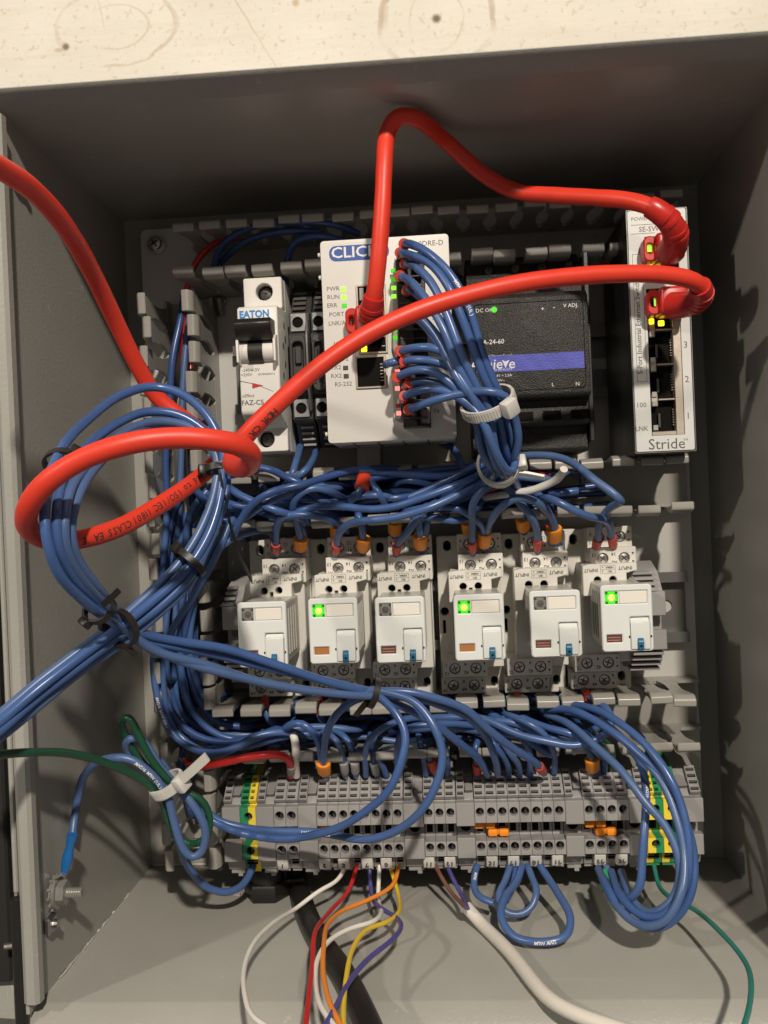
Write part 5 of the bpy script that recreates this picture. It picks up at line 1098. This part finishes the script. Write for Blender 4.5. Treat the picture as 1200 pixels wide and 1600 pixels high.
for k, (l, p) in enumerate(FN): wire(l, p, 1.74, group='blue wires fanning out from the coil', fer=[('orange', True)] if k == 2 else ([('red', False, True)] if k == 3 else None), printed=(('AWG16 MTW (UL)', 118, 1.8, 'print_white') if k == 1 else None))

# ---- wires between the relays' lower ends, the lower duct and the terminals
def lw(label, path, *fer, **k): return wire(label, sink(path, not fer), 1.7, group='blue wires in the lower duct', fer=list(fer), **k)
lw('blue wire hooking over to the orange tip in the left group of eight', [(-67.9,30.0,-100.8),(-65.4,44.0,-93.1),(-61.2,54.0,-86.3),(-54.6,58.0,-84.4),(-49.2,58.0,-88.3),(-47.1,54.0,-96.1),(-47.1,48.0,-104.5)])
lw('blue wire from the last relay\'s red tip swinging back left in the lower duct', [(77.3,30.0,-78.8),(78.2,40.0,-80.4),(81.3,48.0,-81.2),(85.1,54.0,-84.6),(84.7,58.0,-90.6),(78.0,60.0,-95.1),(68.7,60.0,-97.1),(56.3,60.0,-95.7),(43.0,58.0,-91.8),(27.7,54.0,-86.0),(9.4,48.0,-85.7),(-11.8,40.0,-86.3)], ('red',))
lw('blue wire from the fifth relay\'s red tip turning left', [(45.4,28.0,-79.5),(45.3,36.0,-82.1),(45.4,42.0,-84.1),(42.0,46.0,-87.0),(35.5,46.0,-88.6),(22.7,42.0,-87.7),(6.1,34.0,-88.2)], ('red',))
for k, (p, q) in enumerate((([(-76.7,28.0,-77.3),(-74.9,36.0,-80.0),(-74.2,38.0,-85.1),(-70.8,36.0,-90.9),(-59.5,30.0,-95.7)], 'red'), ([(-49.9,28.0,-78.0),(-48.9,34.0,-81.2),(-49.2,36.0,-86.2),(-46.3,34.0,-92.0)], 'red'), ([(12.5,26.0,-80.2),(12.7,32.0,-82.7),(12.3,34.0,-86.5),(9.0,32.0,-91.8)], 'red'))):
    lw('blue wire with red tip below relay %s' % ('one', 'two', 'four')[k], p, (q,))
# wires dropping into the terminal tops
def drop(label, path, *fer): return wire(label, sink(path), 1.5, group='blue wires dropping into the terminals', fer=list(fer))
DR = ([(-37.3,40.0,-114.2),(-36.9,46.0,-105.3),(-38.4,50.0,-97.1),(-43.2,46.0,-92.6),(-51.0,34.0,-93.4)], [(-32.4,40.0,-114.3),(-32.3,46.0,-105.4),(-34.2,48.0,-96.5),(-39.0,44.0,-93.2),(-48.1,32.0,-92.4)], [(-27.6,40.0,-114.4),(-27.0,50.0,-102.1),(-24.5,58.0,-94.2),(-19.3,62.0,-88.1),(-11.5,60.0,-85.3),(0.6,50.0,-85.6),(12.1,38.0,-91.1)],
 [(-22.6,38.0,-115.1),(-22.7,44.0,-107.4),(-23.5,46.0,-100.8),(-22.8,44.0,-94.8),(-18.4,36.0,-92.3)], [(-18.0,38.0,-115.2),(-19.1,44.0,-108.4),(-21.8,46.0,-103.3),(-24.3,42.0,-98.2)], [(-12.6,40.0,-112.9),(-12.2,50.0,-102.4),(-11.0,56.0,-94.4),(-6.8,60.0,-88.3),(2.9,60.0,-86.0),(18.1,54.0,-87.8),(35.7,44.0,-93.3)],
 [(0.8,38.0,-115.0),(0.2,44.0,-105.8),(-0.9,48.0,-97.3),(-1.4,44.0,-93.8)], [(5.4,38.0,-115.1),(3.1,44.0,-107.4),(0.4,46.0,-101.4),(-0.8,42.0,-98.8)], [(10.8,38.0,-115.2),(11.0,46.0,-104.0),(9.0,50.0,-95.6),(6.1,46.0,-92.0),(-3.1,36.0,-90.5)],
 [(24.9,38.0,-116.2),(25.0,46.0,-107.3),(24.3,50.0,-100.4),(25.7,46.0,-97.0)], [(39.6,38.0,-116.5),(38.8,46.0,-109.4),(35.6,52.0,-101.3),(30.8,52.0,-95.9),(23.9,44.0,-93.5)], [(44.7,38.0,-116.6),(43.2,46.0,-109.2),(39.3,52.0,-102.5),(36.6,52.0,-97.2),(32.8,42.0,-95.2)], [(49.7,38.0,-116.7),(49.1,46.0,-107.9),(48.5,50.0,-100.9),(44.5,52.0,-95.1),(38.7,44.0,-92.7)],
 [(60.8,38.0,-115.8),(60.3,46.0,-106.7),(58.6,54.0,-98.7),(53.9,58.0,-91.5),(45.4,56.0,-86.3),(38.9,46.0,-85.5)], [(81.4,36.0,-118.0),(80.1,44.0,-106.2),(77.4,48.0,-100.7),(71.8,48.0,-96.2),(62.6,40.0,-94.9)], [(84.1,36.0,-116.9),(83.2,44.0,-107.8),(80.8,50.0,-100.3),(75.8,50.0,-95.8)])
DL = ['the %s terminal of the left eight' % q for q in ('third', 'fourth', 'fifth', 'sixth', 'seventh', 'eighth')] + ['the %s terminal of the three' % q for q in ('first', 'second', 'third')] + ['the %s terminal of the right eight' % q for q in ('first', 'fourth', 'fifth', 'sixth', 'eighth')] + ['the second terminal of the four, left wire', 'the second terminal of the four, right wire']
DT = ('grey', 'grey', None, 'grey', None, None, None, 'red', None, 'red', None, None, None, None, None, None)
for k, p in enumerate(DR): drop('blue wire dropping from the lower duct into ' + DL[k], p, *([(DT[k],)] if DT[k] else []))
wire('blue wire with orange tip in the group of four terminals', [(78.8,38.0,-116.2),(78.2,44.0,-109.1),(75.6,50.0,-101.6),(69.7,52.0,-97.4),(59.0,46.0,-95.7)], 1.6, fer=[('orange', True)])
wire('dark green wire stub beside the orange tip in the group of four', [(87.7,34.0,-117.5),(87.6,40.0,-109.8),(86.9,44.0,-104.0),(85.0,36.0,-102.4)], 1.6, 'wire_green', 'green_wire')
random.seed(9)
for k in range(14):
    z0 = -100 + (k % 6) * 3.6; h = 8 + (k // 5) * 9 + random.uniform(0, 3); x0 = -100 + random.uniform(0, 40); x1 = 20 + random.uniform(0, 70)
    p = [(x0 + (x1 - x0) * i / 6, h + random.uniform(-2, 2), z0 + random.uniform(-1.8, 1.8)) for i in range(7)]
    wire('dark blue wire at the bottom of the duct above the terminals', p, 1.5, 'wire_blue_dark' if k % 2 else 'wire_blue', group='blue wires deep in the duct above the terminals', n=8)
for p in ([(-108.9,46.0,-97.3),(-99.8,52.0,-99.2),(-90.2,54.0,-98.3),(-76.8,52.0,-92.3),(-64.6,48.0,-90.3),(-48.2,42.0,-90.1),(-30.7,36.0,-93.5)], [(-100.3,44.0,-98.9),(-82.5,48.0,-97.7),(-65.1,46.0,-93.8),(-48.6,40.0,-93.6)], [(-5.9,44.0,-92.2),(12.1,48.0,-90.2),(29.6,50.0,-93.1),(47.0,50.0,-95.0),(64.5,48.0,-96.6),(79.7,44.0,-94.4)], [(44.8,44.0,-87.5),(55.8,50.0,-90.9),(69.6,54.0,-94.6),(81.2,50.0,-104.6)], [(8.9,40.0,-96.5),(24.0,48.0,-89.0),(41.3,52.0,-88.6),(55.5,52.0,-94.8),(61.6,46.0,-102.3)], [(30.3,40.0,-85.1),(41.3,50.0,-90.5),(49.6,52.0,-97.5),(58.4,48.0,-104.6)]):
    lw('blue wire lying across the lower duct', p)
# right hand harness looping under the terminal row
RHN = ([(55.4,42.0,-84.7),(68.7,56.0,-82.6),(83.5,72.0,-89.2),(93.1,82.0,-96.9),(101.5,90.0,-106.6),(106.9,96.0,-120.2),(108.7,100.0,-133.8),(105.6,104.0,-147.7),(96.8,104.0,-157.7),(89.2,100.0,-161.5),(81.4,92.0,-158.4),(76.9,80.0,-153.0),(76.3,60.0,-152.6)],
 [(62.9,42.0,-82.5),(75.5,56.0,-81.3),(84.1,70.0,-83.6),(94.7,84.0,-92.4),(102.2,92.0,-102.1),(105.7,96.0,-113.2),(106.6,100.0,-127.8),(103.6,104.0,-141.6),(94.7,104.0,-154.1),(86.7,98.0,-157.2),(80.9,86.0,-153.8),(81.5,62.0,-153.0)],
 [(57.0,40.0,-87.0),(67.0,54.0,-88.8),(75.7,70.0,-94.7),(84.6,84.0,-102.1),(92.3,92.0,-112.6),(98.5,96.0,-121.9),(102.4,100.0,-133.7),(101.5,102.0,-144.4),(95.2,102.0,-152.5),(89.2,96.0,-156.3),(85.4,84.0,-155.2),(86.0,62.0,-153.1)],
 [(65.6,42.0,-86.2),(80.3,60.0,-87.7),(89.6,76.0,-93.8),(98.6,88.0,-105.0),(103.4,96.0,-118.8),(104.5,102.0,-132.2),(101.6,108.0,-143.7),(93.7,108.0,-154.9),(85.9,102.0,-158.8),(78.8,88.0,-156.1),(77.5,64.0,-154.4)],
 [(94.2,50.0,-102.0),(95.2,66.0,-104.9),(94.7,78.0,-111.9),(91.8,86.0,-124.1),(89.9,90.0,-137.2),(88.1,92.0,-147.5),(84.9,88.0,-154.1),(81.7,78.0,-155.0),(82.1,60.0,-154.7)])
for k, p in enumerate(RHN): wire('blue wire of the right terminal harness, %s' % ('its outermost loop','just inside the outermost loop','its innermost long loop','crossing the others at the bottom','hanging straight down at the left')[k], p, 1.74, group='blue wires of the right harness', printed=(('AWG16 MTW', 30, 1.9, 'print_white') if k == 4 else None))
wire('blue wire with green tip under the group of four terminals', [(82.4,44.0,-157.7),(81.8,48.0,-161.4),(81.6,54.0,-164.8),(82.3,66.0,-165.5),(84.4,82.0,-163.1)], 1.6, fer=[('green', True)])
# loops under the right group of eight
wire('small blue wire end curling under the right group of eight', [(23.1,42.0,-156.9),(21.6,48.0,-160.5),(21.3,54.0,-164.0),(23.9,60.0,-165.6),(29.5,62.0,-166.3)], 1.6, printed=('MTW', 6, 1.9, 'print_white'))
wire('blue jumper loop under the right group of eight, the smaller one', [(38.3,42.0,-157.2),(34.7,50.0,-161.1),(31.8,58.0,-164.2),(32.5,62.0,-168.9),(38.8,64.0,-170.6),(46.1,62.0,-169.0),(48.7,58.0,-163.0),(47.8,50.0,-160.1),(46.2,42.0,-157.3)], 1.6)
wire('blue jumper loop under the right group of eight, the big one', [(43.9,42.0,-157.3),(39.8,52.0,-161.0),(34.1,64.0,-163.2),(31.3,76.0,-167.0),(36.8,84.0,-171.4),(48.5,88.0,-172.3),(58.0,86.0,-170.7),(61.8,78.0,-167.0),(59.1,64.0,-163.0),(55.1,52.0,-160.3),(51.9,42.0,-157.4)], 1.74, printed=('MTW AWG', 58, 2.0, 'print_white'))
wire('short blue wire beside the jumper loops', [(41.0,40.0,-158.0),(39.6,46.0,-161.6),(37.8,54.0,-164.2),(34.8,58.0,-167.1)], 1.5)
# ---- coloured signal wires leaving downward
def sig(label, path, m, name, r=0.98): return wire(label, path, r, m, name, group='signal wires leaving downward')
sig('thin white wire leaving downward, the outermost at left', [(-38.8,40.0,-156.7),(-42.0,50.0,-160.3),(-49.9,58.0,-161.7),(-58.8,66.0,-165.2),(-64.5,90.5,-161.7),(-68.0,112.5,-159.5),(-68.1,132.0,-159.4),(-63.7,152.0,-159.5),(-57.9,165.0,-159.4),(-48.8,175.5,-159.5)], 'wire_white', 'white_wire')
sig('thin red wire leaving downward', [(-33.6,40.0,-156.8),(-36.2,50.0,-163.4),(-42.3,72.5,-164.3),(-44.2,106.0,-159.4),(-42.6,127.5,-159.4),(-39.8,149.5,-159.6),(-37.7,175.5,-159.6)], 'wire_red', 'red_wire')
sig('thin orange wire leaving downward', [(-13.9,40.0,-157.1),(-16.5,50.0,-161.6),(-26.2,62.0,-163.2),(-36.5,74.0,-163.7),(-41.0,91.0,-161.7),(-39.8,115.5,-159.4),(-36.8,137.5,-159.4),(-31.1,160.0,-159.3),(-24.6,176.5,-159.5)], 'wire_orange', 'orange_wire')
sig('thin white wire bending sharply before leaving downward', [(-23.0,40.0,-157.0),(-23.0,50.0,-167.4),(-19.9,78.0,-163.6),(-22.1,91.5,-161.7),(-31.0,98.5,-160.6),(-37.4,110.0,-159.5),(-40.6,124.0,-159.4),(-39.8,138.5,-159.6),(-35.1,158.5,-159.5),(-26.3,176.5,-159.5)], 'wire_white', 'white_wire')
sig('thin yellow wire leaving downward', [(-18.1,40.0,-157.1),(-14.6,50.0,-165.4),(-11.7,75.0,-164.1),(-16.9,89.0,-162.1),(-23.9,100.5,-160.3),(-27.5,119.0,-159.4),(-28.1,141.0,-159.4),(-26.7,160.0,-159.4),(-24.8,176.5,-159.5)], 'wire_yellow', 'yellow_wire')
sig('thin violet wire leaving downward', [(-27.8,40.0,-156.9),(-26.7,48.0,-167.3),(-21.3,67.5,-165.0),(-12.7,82.5,-163.1),(-9.8,99.5,-160.6),(-12.7,112.0,-159.5),(-20.5,127.5,-159.6),(-26.2,143.5,-159.5),(-29.1,158.5,-159.5),(-32.0,176.5,-159.4)], 'wire_purple', 'violet_wire', 1.0)
sig('thin brown wire going into the white sheathed cable', [(3.3,40.0,-157.4),(6.2,46.0,-161.1),(10.5,52.0,-165.5),(16.9,69.5,-164.9)], 'wire_brown', 'brown_wire')
sig('thin blue wire going into the white sheathed cable', [(8.7,40.0,-157.5),(11.3,46.0,-161.2),(14.0,52.0,-165.6),(17.7,70.5,-164.8)], 'wire_purple', 'blue_wire')
sig('teal wire from the right earth terminals down to the right', [(104.6,40.0,-159.0),(103.6,52.0,-163.6),(105.8,66.0,-163.3),(112.1,80.0,-161.9),(116.0,108.5,-159.7),(117.6,132.0,-159.6),(115.0,147.0,-159.4),(109.3,162.0,-159.5),(102.9,177.5,-159.3)], 'wire_teal', 'teal_wire', 1.0)
WC = [(17.2,60.0,-168.7),(22.8,67.0,-172.5),(33.8,94.0,-172.6),(45.2,130.0,-172.4),(50.6,138.5,-172.4),(56.7,144.5,-172.4),(66.7,151.5,-172.4),(76.3,158.0,-172.4)]
wc = thing('sheathed_cable', 'white sheathed cable running out over the lower lip', 'cable', WC[0]); part('sheath', MB().tube(WC, 2.75, 16), 'cable_white', wc, 60)
BC = [(-67.2,16.0,-163.2),(-65.3,22.0,-172.1),(-56.5,54.5,-172.5),(-46.0,83.5,-172.4),(-33.2,111.0,-172.6),(-21.3,144.0,-172.6),(-15.1,164.5,-172.3)]
bc_ = thing('sheathed_cable', 'thick black cable running down beside the gland', 'cable', BC[0])
part('sheath', MB().tube(BC, 5.0, 16), 'wire_black', bc_, 60)
wire('red wire running right to the terminal pair from the left duct', [(-117.0,30.0,-107.8),(-106.3,48.0,-105.9),(-92.4,58.0,-102.2),(-82.9,60.0,-100.1),(-72.5,60.0,-98.9),(-64.4,56.0,-99.9),(-62.1,50.0,-104.2),(-63.3,40.0,-113.6)], 1.9, 'wire_red', 'red_wire', fer=[('grey', False, True)])
wire('white wire standing at the terminal pair', [(-60.8,40.0,-113.7),(-59.5,46.0,-105.4),(-58.8,52.0,-97.8),(-59.5,50.0,-93.0),(-63.3,40.0,-92.3)], 1.9, 'wire_white', 'white_wire')
wire('green and black wire behind the left earth terminal', [(-84.3,30.0,-116.0),(-81.5,36.0,-110.1),(-79.0,38.0,-104.7),(-77.6,32.0,-102.6)], 1.5, 'wire_green', 'green_wire')
# ---- earth leads at lower left
wire('dark green wire entering from the door and coiling through the white tie at lower left', [(-145.2,178.0,-66.5),(-141.3,168.0,-68.0),(-136.0,155.0,-70.4),(-130.7,140.0,-75.2),(-124.0,126.0,-81.3),(-116.6,112.0,-89.7),(-110.8,104.0,-97.3),(-107.4,98.0,-105.6),(-107.2,92.0,-117.0),(-104.3,90.0,-124.5),(-98.1,90.0,-128.5),(-91.3,92.0,-124.6),(-88.2,94.0,-115.3),(-92.0,96.0,-107.4),(-100.1,98.0,-101.7),(-105.8,100.0,-95.4),(-110.3,104.0,-85.7),(-113.3,108.0,-74.7),(-116.3,110.0,-67.9),(-120.4,106.0,-69.7),(-121.3,100.0,-79.1),(-117.0,98.0,-88.3),(-110.4,96.0,-97.0)], 1.6, 'wire_green', 'green_wire')
wire('blue earth lead from the ring lug through the white tie', [(-147.4,96.5,-121.5),(-147.4,93.0,-115.1),(-145.9,92.0,-104.0),(-139.2,100.0,-93.6),(-128.4,106.0,-85.8),(-118.5,106.0,-85.8),(-110.9,104.0,-92.6),(-104.9,102.0,-102.3),(-102.4,98.0,-115.3),(-99.6,96.0,-127.1),(-96.3,94.0,-132.7),(-92.1,94.0,-129.8),(-90.3,96.0,-119.2),(-93.4,98.0,-109.6),(-100.7,98.0,-102.0),(-107.9,98.0,-92.7),(-111.3,100.0,-84.7),(-116.3,102.0,-78.7),(-120.4,102.0,-79.9),(-121.3,98.0,-86.0),(-115.4,96.0,-93.1)], 1.75, printed=('AWG16 MTW (UL)', 62, 1.9, 'print_white'))
wire('blue earth lead dropping in a bow to the left earth terminal', [(-108.6,92.0,-103.6),(-107.7,86.0,-116.8),(-106.8,78.0,-133.5),(-105.0,70.0,-145.9),(-99.7,62.0,-157.3),(-92.5,56.0,-162.5),(-86.1,48.0,-161.4),(-83.3,40.0,-156.0)], 1.75)
for p, q in (([(-105.5,76.0,-110.3),(-106.1,82.0,-105.1),(-109.6,86.0,-97.2),(-114.3,84.0,-93.7)], 'upper'), ([(-104.5,76.0,-108.6),(-108.2,80.0,-102.2),(-112.9,82.0,-93.8)], 'lower')): wire('blue wire end tucked behind the white tie at lower left, %s one' % q, p, 1.6)
# ring lug, bolt and nut on the left wall
X0 = -150.9; bh = 112.0; bzz = -138.6; bxx = X0 + 5.0
def xring(x, h, z, ro, ri, th, n=22):      # flat ring standing parallel to the side wall
    mb = MB(); vs_ = []; fs = []
    for i in range(n):
        a = 2 * math.pi * i / n
        for r, xx in ((ro, x), (ro, x + th), (ri, x + th), (ri, x)): vs_.append((xx, h + r * math.cos(a), z + r * math.sin(a)))
    for i in range(n):
        j = (i + 1) % n
        for k in range(4): fs.append((4 * i + k, 4 * i + (k + 1) % 4, 4 * j + (k + 1) % 4, 4 * j + k))
    return mb.add(vs_, fs)
lug = thing('ring_lug', 'ring terminal with blue sleeve crimped on the earth lead', 'lug', (X0 + 3, bh, bzz))
p0 = [(-140.7,112.0,-115.1)][0]; p1 = [(-144.6,112.0,-130.1)][0]
part('sleeve', MB().tube([p0, tuple((Vector(p0) * .65 + Vector(p1) * .35)), tuple((Vector(p0) * .35 + Vector(p1) * .65)), p1], lambda t: 1.95 + .3 * math.cos(t * 9.5), 14), 'lug_blue', lug)
part('ring', xring(bxx - 2.3, bh, bzz, 6.4, 2.6, .9).ribbon([p1, (bxx - 2.4, bh, bzz + 6.5), (bxx - 1.9, bh, bzz + 4.2)], (0, 1, 0), 5.4, .9), 'lug_tin', lug)
bolt = thing('earth_bolt', 'threaded bolt with hex nut on the left wall', 'bolt', (X0, bh, bzz))
mb = MB()
for i in range(14):
    x = X0 + i * .95; mb.cone((x, bh, bzz), (x + .5, bh, bzz), 1.7, 2.15, 14).cone((x + .5, bh, bzz), (x + .95, bh, bzz), 2.15, 1.7, 14)
part('thread', mb, 'lug_tin', bolt)
part('nut', MB().cone((bxx - 1.2, bh, bzz), (bxx + 1.9, bh, bzz), 5.0, 5.0, 6), 'lug_tin', bolt, 20)
part('lock_washer', xring(bxx - 3.4, bh, bzz, 6.0, 2.5, .8), 'lug_tin', bolt)
for i in range(12):
    a_ = 2 * math.pi * i / 12; part('washer_tooth', MB().box(-.6, .6, -.5, .5, 0, 1.3, .1, xf=lambda v: (bxx - 3.1 + v[0], bh + v[1] * math.cos(a_) + (5.8 + v[2]) * math.sin(a_), bzz - v[1] * math.sin(a_) + (5.8 + v[2]) * math.cos(a_))), 'lug_tin', bolt)

# ================================================================== cable ties
def tie(label, c, d, ra, rh, w_, m, head_ang, tail=None, group=None, th=1.1):
    """band around a bundle: c centre, d direction of the bundle, ra / rh half axes across and in depth"""
    c = Vector(c); d = Vector(d).normalized(); a = d.cross(Vector((0, 1, 0))).normalized(); b = a.cross(d)
    o = thing('cable_tie', label, 'cable tie', tuple(c), group)
    n = 30; vs_ = []; fs = []
    for i in range(n):
        t_ = 2 * math.pi * i / n; p = c + a * (ra * math.cos(t_)) + b * (rh * math.sin(t_)); nn = (a * (math.cos(t_) / ra) + b * (math.sin(t_) / rh)).normalized()
        for dd, oo in ((-w_ / 2, 0), (w_ / 2, 0), (w_ / 2, th), (-w_ / 2, th)): vs_.append(tuple(p + d * dd + nn * oo))
    for i in range(n):
        j = (i + 1) % n
        for k in range(4): fs.append((4 * i + k, 4 * i + (k + 1) % 4, 4 * j + (k + 1) % 4, 4 * j + k))
    bd = part('band', MB().add(vs_, fs), m, o, 40)
    tr = MB()
    for i in range(n * 2):
        t_ = math.pi * i / n; p = c + a * (ra * math.cos(t_)) + b * (rh * math.sin(t_)); nn = (a * (math.cos(t_) / ra) + b * (math.sin(t_) / rh)).normalized(); tt = nn.cross(d)
        q = p + nn * (th + .1); tr.add([tuple(q + d * sx_ * w_ * .36 + tt * sy * .22 + nn * (sz_ * .12)) for sx_ in (-1, 1) for sy in (-1, 1) for sz_ in (-1, 1)], [(0, 1, 3, 2), (4, 6, 7, 5), (0, 4, 5, 1), (2, 3, 7, 6), (0, 2, 6, 4), (1, 5, 7, 3)])
    if w_ > 3: part('teeth', tr, m, bd)
    t_ = head_ang; p = c + a * (ra * math.cos(t_)) + b * (rh * math.sin(t_)); nn = (a * (math.cos(t_) / ra) + b * (math.sin(t_) / rh)).normalized(); tt = nn.cross(d)
    hs = w_ * .78
    vs_, fs = bevelled([(x, y, z) for x in (-hs, hs) for y in (-hs * .9, hs * .9) for z in (0, hs * 1.35)], [(0, 1, 3, 2), (4, 6, 7, 5), (0, 4, 5, 1), (2, 3, 7, 6), (0, 2, 6, 4), (1, 5, 7, 3)], hs * .3, 2)
    hp = p + nn * (.2)
    part('head', MB().add([tuple(hp + d * v[0] + tt * v[1] + nn * v[2]) for v in vs_], fs), m, o)
    if tail: part('tail', MB().ribbon(tail, d if len(tail) < 9 else d, w_ * .92, th * .9), m, o)
    return o
def PD(a, b): return (b[0] - a[0], b[1] - a[1], b[2] - a[2])
h1 = [(34.2,103.0,51.9),(38.0,96.0,41.5)]
tie('upper white cable tie around the controller harness', h1[0], PD(*h1), 10.2, 9.5, 4.6, 'tie_white', math.radians(118 if False else 60), None, 'white cable ties')
h2 = [(38.0,84.0,27.4),(40.8,68.0,21.2)]
tie('lower white cable tie around the controller harness, its tail pointing right', h2[0], PD(*h2), 7.4, 8.5, 4.2, 'tie_white', math.radians(20), [(43.8,84.0,24.4),(50.7,84.0,23.3),(57.3,84.0,21.7)], 'white cable ties')
h3 = [(-104.6,99.0,-99.5),(-101.7,97.0,-105.5)]
tie('white cable tie at lower left around green and blue wires, tail pointing up right', h3[0], PD(*h3), 6.6, 6.2, 4.4, 'tie_white', math.radians(35), [(-96.5,106.0,-95.5),(-91.5,108.0,-91.4),(-84.4,110.0,-85.3)], 'white cable ties')
BT = (('black cable tie at the top left of the coil behind the red cable', [(-107.5,185.0,31.0),(-107.3,194.0,24.6)], 5.6, 4.0, 40, None), ('black cable tie at the bottom of the coil, tail pointing up', [(-102.1,173.0,-18.3),(-100.5,166.0,-22.7)], 5.0, 4.2, 150, [(-98.3,180.0,-16.2),(-95.3,182.0,-14.6),(-91.0,184.0,-11.2)]), ('black cable tie where the coil wires cross the bundle', [(-99.6,160.0,-26.6),(-96.7,154.0,-24.7)], 6.4, 6.5, -50, [(-97.4,160.0,-33.4),(-95.4,158.0,-36.5)]),
 ('black cable tie low on the right of the coil', [(-80.4,138.0,-5.3),(-83.3,140.0,-8.4)], 6.4, 5.0, 150, None), ('black cable tie on the right of the coil with a long drooping tail', [(-70.9,123.0,29.7),(-70.4,124.0,25.2)], 5.6, 4.8, 160, [(-69.3,131.0,27.9),(-68.6,128.0,20.1),(-69.5,118.0,9.7),(-70.6,100.0,-4.5),(-68.9,84.0,-16.7)]), ('black cable tie on the wires above the terminals', [(-17.6,93.0,-65.0),(-13.5,92.0,-66.6)], 5.6, 5.0, 250, [(-20.3,94.0,-68.2),(-23.3,92.0,-71.7),(-26.2,86.0,-75.7)]))
for l, p, ra, rh, ha, tl in BT: tie(l, p[0], PD(*p), ra, rh, 2.6, 'tie_black', math.radians(ha), tl, 'black cable ties', .9)
tie('thin black tie tail sticking out to the right of the coil', [(-69.6,122.0,30.7)][0], PD(*[(-69.6,122.0,30.7),(-69.4,122.0,25.2)]), 5.8, 5.8, 2.2, 'tie_black', math.radians(200), [(-67.3,130.0,28.1),(-62.1,128.0,27.4),(-56.2,124.0,28.0)], 'black cable ties', .8)
